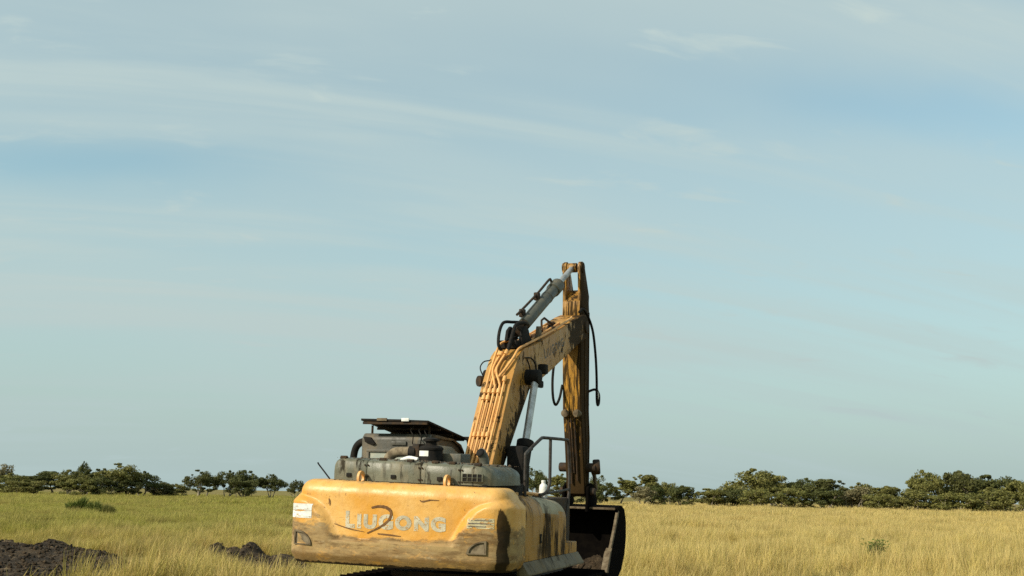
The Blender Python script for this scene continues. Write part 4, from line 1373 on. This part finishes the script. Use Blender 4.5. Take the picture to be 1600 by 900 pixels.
LG, MG, RG = 'trees along the left edge of the field', 'trees seen past the excavator', 'trees and shrubs along the right edge of the field'
TREES = [
    # px, top, width, depth, style, leaves, label
    (4, 722, 44, 262, 'bare', 'leaf_dry', 'thin pale half bare tree at the left end of the treeline', LG),
    (18, 740, 80, 240, 'bush', 'leaf_olive', 'wide olive shrub at the left end of the treeline', LG),
    (58, 741, 62, 246, 'tall', 'leaf_dark', 'dark rounded tree, second from the left end of the treeline', LG),
    (84, 735, 60, 250, 'tall', 'leaf_dark', 'dark tree left of the small flat topped tree that pokes out', LG),
    (108, 734, 60, 236, 'spread', 'leaf_olive', 'olive tree in front of the small flat topped tree that pokes out', LG),
    (128, 722, 22, 270, 'spread', 'leaf_dark', 'small flat topped tree poking out above the left treeline', LG),
    (146, 733, 64, 240, 'spread', 'leaf_dark', 'dark tree just right of the small flat topped tree that pokes out', LG),
    (180, 725, 78, 232, 'spread', 'leaf_olive', 'tallest tree of the left treeline with a pale open trunk', LG),
    (160, 744, 60, 228, 'bush', 'leaf_dark', 'dark low shrub under the tallest tree of the left treeline', LG),
    (222, 737, 56, 236, 'spread', 'leaf_dark', 'dark tree right of the tallest tree of the left treeline', LG),
    (124, 748, 60, 226, 'bush', 'leaf_olive', 'olive shrub at the foot of the small tree that pokes out', LG),
    (40, 750, 60, 224, 'bush', 'leaf_olive', 'low olive shrub at the foot of the leftmost shrubs', LG),
    (200, 750, 46, 230, 'bush', 'leaf_dark', 'small dark shrub at the right foot of the tallest left tree', LG),
    (250, 752, 46, 240, 'bush', 'leaf_dark', 'low dark shrub where the left treeline thins out', LG),
    (272, 756, 44, 244, 'bush', 'leaf_olive', 'lowest shrub in the gap between the two left tree groups', LG),
    (307, 735, 52, 232, 'spread', 'leaf_dark', 'first tree after the gap in the left treeline', LG),
    (322, 741, 40, 240, 'tall', 'leaf_dark', 'narrow dark tree behind the first tree after the gap', LG),
    (355, 736, 46, 236, 'spread', 'leaf_dark', 'flat topped tree in the middle of the detached tree group', LG),
    (384, 735, 58, 236, 'spread', 'leaf_dark', 'broad dark tree beside the open tree of the detached group', LG),
    (376, 748, 52, 230, 'bush', 'leaf_dark', 'dark shrub under the broad tree of the detached group', LG),
    (424, 741, 42, 236, 'spread', 'leaf_dark', 'open tree with visible trunk at the end of the detached group', LG),
    (463, 750, 28, 242, 'spread', 'leaf_dark', 'small tree half hidden by the left end of the counterweight', LG),
    (810, 712, 46, 215, 'spread', 'leaf_olive', 'tree whose crown shows between the boom and the black cylinder', MG),
    (832, 733, 42, 226, 'spread', 'leaf_dark', 'dark tree seen inside the left half of the handrail', MG),
    (848, 735, 34, 250, 'bare', 'leaf_dry', 'thin bare branched tree seen through the handrail', MG),
    (876, 741, 46, 226, 'tall', 'leaf_olive', 'tree just left of the excavator arm', MG),
    (898, 752, 52, 222, 'bush', 'leaf_dark', 'shrub hidden for the most part behind the excavator arm', MG),
    (938, 744, 48, 222, 'spread', 'leaf_dark', 'dark tree just right of the excavator arm', RG),
    (934, 757, 40, 218, 'bush', 'leaf_dark', 'dark low shrub at the foot of the tree right of the arm', RG),
    (970, 747, 52, 224, 'tall', 'leaf_olive', 'olive tree, second right of the excavator arm', RG),
    (1004, 740, 54, 226, 'tall', 'leaf_olive', 'tallest tree close right of the excavator arm', RG),
    (1010, 757, 50, 216, 'bare', 'leaf_dry', 'pale bare stems in front of the tallest tree near the arm', RG),
    (1022, 755, 40, 224, 'bush', 'leaf_dark', 'dark shrub beside the gap right of the pale bare stems', RG),
    (1044, 750, 40, 240, 'bare', 'leaf_olive', 'thin leaning open tree standing in the gap of the treeline', RG),
    (1066, 759, 54, 222, 'bush', 'leaf_dark', 'first low shrub right of the gap in the treeline', RG),
    (1104, 764, 64, 218, 'bush', 'leaf_olive', 'low olive shrub left of the big spreading tree', RG),
    (1146, 763, 64, 220, 'bush', 'leaf_dark', 'low shrub under the left edge of the big spreading tree', RG),
    (1182, 734, 104, 228, 'spread', 'leaf_olive', 'big spreading flat topped tree on the right treeline', RG),
    (1212, 744, 70, 236, 'spread', 'leaf_dark', 'dark tree merging into the right side of the big spreading tree', RG),
    (1192, 765, 70, 214, 'bush', 'leaf_olive', 'olive shrub under the middle of the big spreading tree', RG),
    (1236, 760, 66, 212, 'bush', 'leaf_olive', 'olive shrub under the right edge of the big spreading tree', RG),
    (1258, 748, 64, 226, 'spread', 'leaf_dark', 'dark tree, second right of the big spreading tree', RG),
    (1300, 747, 66, 218, 'tall', 'leaf_dark', 'dark tree left of the dry pale shrub', RG),
    (1284, 764, 66, 208, 'bush', 'leaf_dark', 'dark low shrub at the foot of the tree left of the dry shrub', RG),
    (1340, 757, 66, 208, 'bare', 'leaf_dry', 'dry pale grey shrub with bare branches in the right treeline', RG),
    (1346, 755, 70, 222, 'bush', 'leaf_olive', 'olive shrub behind the dry pale shrub', RG),
    (1388, 760, 76, 212, 'bush', 'leaf_olive', 'olive shrub just right of the dry pale shrub', RG),
    (1380, 772, 60, 202, 'bush', 'leaf_olive', 'lowest shrub in front, right of the dry pale shrub', RG),
    (1446, 735, 66, 216, 'spread', 'leaf_olive', 'pale topped tall tree towards the right end of the treeline', RG),
    (1436, 765, 80, 204, 'bush', 'leaf_olive', 'olive shrub under the pale topped tall tree', RG),
    (1496, 737, 84, 218, 'bush', 'leaf_dark', 'tall dark mounded tree right of the pale topped tree', RG),
    (1540, 744, 80, 222, 'bush', 'leaf_dark', 'dark mounded shrub sloping down from the tall dark mound', RG),
    (1490, 768, 80, 200, 'bush', 'leaf_olive', 'olive shrub in front of the tall dark mound', RG),
    (1550, 762, 84, 200, 'bush', 'leaf_olive', 'olive shrub in front, second from the right edge', RG),
    (1592, 752, 70, 208, 'bush', 'leaf_olive', 'rightmost shrub of the treeline, cut by the edge', RG),
    (1625, 750, 90, 214, 'bush', 'leaf_dark', 'dark shrub at the far right, behind the rightmost olive shrub', RG),
]
for t_ in TREES:
    tree(*t_)

# ------------------------------------------------------------------ single shrubs out in the grass
def grassy_bush(px, top, width_px, depth, label, seed):
    """clump of long upright leaves fanning from one root"""
    rs = np.random.RandomState(seed)
    base, H_ = wpt(px, 800, depth), wpt(px, top, depth).z
    rw = width_px / 1850 * depth / 2
    V, F, sh = [], [], []
    for k in range(1500):
        a, q = rs.uniform(0, 6.283), rw * 0.75 * math.sqrt(rs.rand())
        x, y = q * math.cos(a), q * math.sin(a)
        hh = H_ * rs.uniform(0.35, 1.0) * (1 - 0.45 * (q / rw) ** 2) * (0.8 + 0.3 * math.sin(x * 5 + seed) * math.cos(y * 4))
        la, lm = a + rs.normal(0, 0.8), rs.uniform(0.05, 0.45) * hh
        fa, wd = rs.uniform(0, 3.14), rs.uniform(0.012, 0.035)
        fx, fy = math.cos(fa) * wd, math.sin(fa) * wd
        n0, r_ = len(V), rs.rand()
        for t, ww in ((0, 0.6), (0.45, 1.0), (0.8, 0.8), (1.0, 0.1)):
            cx, cy = x + math.cos(la) * lm * t * t, y + math.sin(la) * lm * t * t
            V += [(cx - fx * ww, cy - fy * ww, hh * t), (cx + fx * ww, cy + fy * ww, hh * t)]
            sh += [r_, r_]
        F += [(n0 + i, n0 + i + 1, n0 + i + 3, n0 + i + 2) for i in (0, 2, 4)]
    e = bpy.data.objects.new('bush', None)
    COL.objects.link(e)
    e.location = (base.x, base.y, -0.05)
    tag(e, label, 'bush')
    tag(np_mesh('leaves', np.array(V), np.array(F), MT['leaf_green' if seed % 2 else 'leaf_olive'], e, {'shade': sh}), kind='stuff')


grassy_bush(118, 770, 34, 84, 'taller dark green grassy bush out in the left field', 301)
grassy_bush(146, 779, 40, 80, 'lower dark green grassy bush right of the taller one in the left field', 303)
grassy_bush(172, 786, 26, 76, 'lowest olive green bush right of the two dark ones in the left field', 304)

# small leafy sapling in the grass on the right
rs = np.random.RandomState(9)
sap = wpt(1362, 880, 32)
SP = bpy.data.objects.new('sapling', None)
COL.objects.link(SP)
SP.location = (sap.x, sap.y, -0.05)
tag(SP, 'small leafy dark green sapling standing in the dry grass at right', 'sapling')
LV, LF = [], []
top_h = wpt(1362, 838, 32).z
for k in range(7):
    a = rs.uniform(0, 6.28)
    L = top_h * rs.uniform(0.75, 1.02)
    lean = rs.uniform(0.10, 0.42)
    P = [Vector((math.cos(a) * lean * t * t, math.sin(a) * lean * t * t, L * t)) for t in (0, 0.35, 0.7, 1.0)]
    B().tube(P, [0.012, 0.010, 0.007, 0.003], 5).build('stem', MT['bark'], SP)
    for j in range(90):
        t = rs.uniform(0.30, 1.0)
        c_ = Vector((math.cos(a) * lean * t * t, math.sin(a) * lean * t * t, L * t)) + Vector(rs.normal(size=3)) * 0.06
        d_ = Vector(rs.normal(size=3))
        d_.z = abs(d_.z) * 0.5
        d_.normalize()
        sd = d_.orthogonal().normalized()
        n0 = len(LV)
        s_ = rs.uniform(0.035, 0.065)
        LV += [c_, c_ + d_ * s_ + sd * s_ * 0.5, c_ + d_ * s_ * 2.0, c_ + d_ * s_ - sd * s_ * 0.5]
        LF.append((n0, n0 + 1, n0 + 2, n0 + 3))
o = np_mesh('leaves', np.array([v_[:] for v_ in LV]), np.array(LF), MT['leaf_green'], SP, {'shade': rs.rand(len(LV))})
o['kind'] = 'stuff'

# ================================================================== grass
M = Mat('tall_grass', 0.75, spec=0.15)
info = M.node('ShaderNodeObjectInfo')
loc = info.outputs['Location']
big = M.noise(0.045, 3, 0.5, vec=loc)
mid = M.noise(0.22, 4, 0.6, vec=loc)
xw, yw = M.axis(0, loc), M.axis(1, loc)
GOLD, GREEN, BROWN, STRAW = (0.49, 0.360, 0.092), (0.265, 0.275, 0.034), (0.29, 0.170, 0.060), (0.72, 0.57, 0.26)
left = M.step(M.math('ADD', xw, M.math('MULTIPLY', M.math('SUBTRACT', big, 0.5), 40)), -22, 8, 1.0, 0.0)
far = M.step(M.math('ADD', yw, M.math('MULTIPLY', M.math('SUBTRACT', mid, 0.5), 30)), 16, 34)
g = M.math('MULTIPLY', left, M.math('ADD', 0.42, M.math('MULTIPLY', far, 0.53)))
g = M.math('ADD', g, M.step(mid, 0.50, 0.70, 0.0, 0.35), True)
c = M.mix(g, GOLD, GREEN)
br = M.math('MULTIPLY', M.step(M.noise(0.42, 5, 0.65, vec=loc, off=(7, 3, 0)), 0.47, 0.62), M.math('ADD', 0.45, M.math('MULTIPLY', M.math('MULTIPLY', left, M.math('SUBTRACT', 1.0, far)), 0.45)))
c = M.mix(br, c, BROWN)
c = M.mix(M.math('MULTIPLY', info.outputs['Random'], M.math('SUBTRACT', 0.42, M.math('MULTIPLY', left, 0.28))), c, STRAW)
dk = M.step(M.noise(1.1, 4, 0.65, vec=loc, off=(2, 9, 0)), 0.50, 0.68)
c = M.mix(M.math('MULTIPLY', dk, 0.75), c, (0.13, 0.10, 0.026))
dk2 = M.step(M.noise(0.28, 5, 0.7, vec=loc, off=(12, 4, 0)), 0.50, 0.64)
c = M.mix(M.math('MULTIPLY', dk2, M.math('ADD', 0.26, M.math('MULTIPLY', left, 0.34))), c, (0.16, 0.115, 0.035))
rb = M.attr('blade')
c = M.mix(M.step(rb, 0.55, 1.0, 0.0, 0.55), c, GREEN)
c = M.mix(M.math('MULTIPLY', M.step(rb, 0.0, 0.3, 0.5, 0.0), M.math('SUBTRACT', 1.0, M.math('MULTIPLY', left, 0.5))), c, STRAW)
c = M.mix(M.math('MULTIPLY', M.step(M.attr('tip'), 0.55, 1.0), M.math('SUBTRACT', 0.45, M.math('MULTIPLY', left, 0.28))), c, STRAW)
M.color(c)
tl = M.node('ShaderNodeBsdfTranslucent')
M.put(c, tl.inputs['Color'])
mx = M.node('ShaderNodeMixShader')
mx.inputs[0].default_value = 0.30
M.l.new(M.b.outputs[0], mx.inputs[1])
M.l.new(tl.outputs[0], mx.inputs[2])
M.l.new(mx.outputs[0], M.out.inputs['Surface'])
MT['grass'] = M.m


def tuft(seed, blades, h, spread, width, lean):
    rs = np.random.RandomState(seed)
    V, F, tipv, bl = [], [], [], []
    for k in range(blades):
        a, q = rs.uniform(0, 6.283), spread * math.sqrt(rs.rand())
        x, y = q * math.cos(a), q * math.sin(a)
        hh = h * rs.uniform(0.45, 1.0) if rs.rand() < 0.8 else h * rs.uniform(1.0, 1.25)
        la, lm = rs.normal(0.35, 1.1), lean * rs.uniform(0.15, 1.0) * hh
        wd = width * rs.uniform(0.6, 1.3)
        fa = rs.uniform(0, 3.14)
        fx, fy = math.cos(fa) * wd, math.sin(fa) * wd
        rv = rs.rand()
        n0 = len(V)
        for t, ww in ((0, 1.0), (0.4, 0.95), (0.75, 0.7), (1.0, 0.15)):
            cx, cy, cz = x + math.cos(la) * lm * t * t, y + math.sin(la) * lm * t * t, hh * (t - 0.22 * lean * t * t) - 0.03
            V += [(cx - fx * ww, cy - fy * ww, cz), (cx + fx * ww, cy + fy * ww, cz)]
            tipv += [t, t]
            bl += [rv, rv]
        F += [(n0, n0 + 1, n0 + 3, n0 + 2), (n0 + 2, n0 + 3, n0 + 5, n0 + 4), (n0 + 4, n0 + 5, n0 + 7, n0 + 6)]
    o = np_mesh('tuft', np.array(V), np.array(F), MT['grass'], None, {'tip': tipv, 'blade': bl})
    COL.objects.unlink(o)
    return o


def tuft_set(name, items):
    c_ = bpy.data.collections.new(name)
    for o in items:
        c_.objects.link(o)
    return c_


NEAR = tuft_set('near_tufts', [tuft(400 + k, 80, 0.46 + 0.06 * (k % 3), 0.20, 0.0034, 0.42) for k in range(4)] + [tuft(410 + k, 34, 0.56, 0.16, 0.0040, 0.5) for k in range(2)])
MIDL = tuft_set('mid_tufts', [tuft(500 + k, 110, 0.52, 0.42, 0.0058, 0.42) for k in range(5)])
FARL = tuft_set('far_tufts', [tuft(600 + k, 170, 0.54, 1.0, 0.015, 0.42) for k in range(4)])


def scatter(name, coll, pts, rot, scl, idx, label=None):
    me_ = bpy.data.meshes.new(name)
    me_.vertices.add(len(pts))
    me_.vertices.foreach_set('co', np.asarray(pts, np.float32).ravel())
    for nm, typ, key, arr in (('rot', 'FLOAT_VECTOR', 'vector', rot), ('scl', 'FLOAT_VECTOR', 'vector', scl), ('pick', 'INT', 'value', idx)):
        at_ = me_.attributes.new(nm, typ, 'POINT')
        at_.data.foreach_set(key, np.asarray(arr, np.int32 if typ == 'INT' else np.float32).ravel())
    me_.materials.append(MT['grass'])
    o = bpy.data.objects.new(name, me_)
    COL.objects.link(o)
    ng = bpy.data.node_groups.new(name, 'GeometryNodeTree')
    ng.interface.new_socket('Geometry', in_out='INPUT', socket_type='NodeSocketGeometry')
    ng.interface.new_socket('Geometry', in_out='OUTPUT', socket_type='NodeSocketGeometry')
    gi, go = ng.nodes.new('NodeGroupInput'), ng.nodes.new('NodeGroupOutput')
    ip = ng.nodes.new('GeometryNodeInstanceOnPoints')
    ci = ng.nodes.new('GeometryNodeCollectionInfo')
    ci.inputs['Collection'].default_value = coll
    ci.inputs['Separate Children'].default_value = True
    ci.inputs['Reset Children'].default_value = True
    ip.inputs['Pick Instance'].default_value = True
    for nm, typ, sock in (('rot', 'FLOAT_VECTOR', 'Rotation'), ('scl', 'FLOAT_VECTOR', 'Scale'), ('pick', 'INT', 'Instance Index')):
        na = ng.nodes.new('GeometryNodeInputNamedAttribute')
        na.data_type = typ
        na.inputs['Name'].default_value = nm
        ng.links.new(na.outputs[0], ip.inputs[sock])
    ng.links.new(gi.outputs[0], ip.inputs['Points'])
    ng.links.new(ci.outputs[0], ip.inputs['Instance'])
    ng.links.new(ip.outputs[0], go.inputs[0])
    md = o.modifiers.new('scatter', 'NODES')
    md.node_group = ng
    tag(o, label, 'grass', kind='stuff')
    return o


def field(name, coll, nvar, d0, d1, density, smin, smax, seed, label, hx=1.0):
    rs = np.random.RandomState(seed)
    tanh_ = 0.50
    area = tanh_ * (d1 ** 2 - d0 ** 2) + 8 * (d1 - d0)
    n = int(area * density)
    d = np.sqrt(rs.uniform(d0 ** 2, d1 ** 2, n))
    x = CAM.x + rs.uniform(-1, 1, n) * (d * tanh_ + 4)
    y = CAM.y + d
    keep = np.ones(n, bool)
    # none under the machine, in the bucket or on the bare soil
    inv = np.array(W3.transposed())
    P = np.stack([x, y, np.zeros(n)], 1) @ inv.T
    keep &= ~((P[:, 0] > -1.8) & (P[:, 0] < 2.4) & (P[:, 1] > -4.5) & (P[:, 1] < 6.0))
    for ell in HEAPS:
        keep &= ell(x, y) > 0.98 + 0.30 * rs.rand(n) + 0.2 * fbm(x, y, 61, 3, 1.1)
    patch = fbm(x, y, 50, 3, 0.55)
    keep &= rs.rand(n) < np.clip(0.80 + 0.8 * patch, 0.12, 1)
    x, y, patch = x[keep], y[keep], patch[keep]
    n = len(x)
    s = rs.uniform(smin, smax, n) * (1 + 0.28 * fbm(x, y, 51, 2, 0.35))
    hgt = s * np.clip(0.95 + 0.42 * fbm(x, y, 52, 4, 0.8), 0.30, 1.35) * hx
    hgt = hgt * np.where(x < -6, 0.82, 1.0)
    rot = np.stack([rs.normal(0, 0.10, n), rs.normal(0, 0.10, n), rs.normal(0, 0.9, n)], 1)
    z = 0.05 * fbm(x, y, 3, 3, 0.25) - 0.06
    scatter(name, coll, np.stack([x, y, z], 1), rot, np.stack([s, s, hgt], 1), rs.randint(0, nvar, n), label)


field('near_grass', NEAR, 6, 20, 55, 20, 0.85, 1.35, 1, 'tall dry grass close by, round the excavator')
field('middle_grass', MIDL, 5, 53, 120, 5.5, 0.85, 1.3, 2, 'tall yellow green grass across the middle of the field')
field('far_grass', FARL, 4, 116, 300, 0.85, 0.9, 1.3, 3, 'pale grass reaching to the far trees')
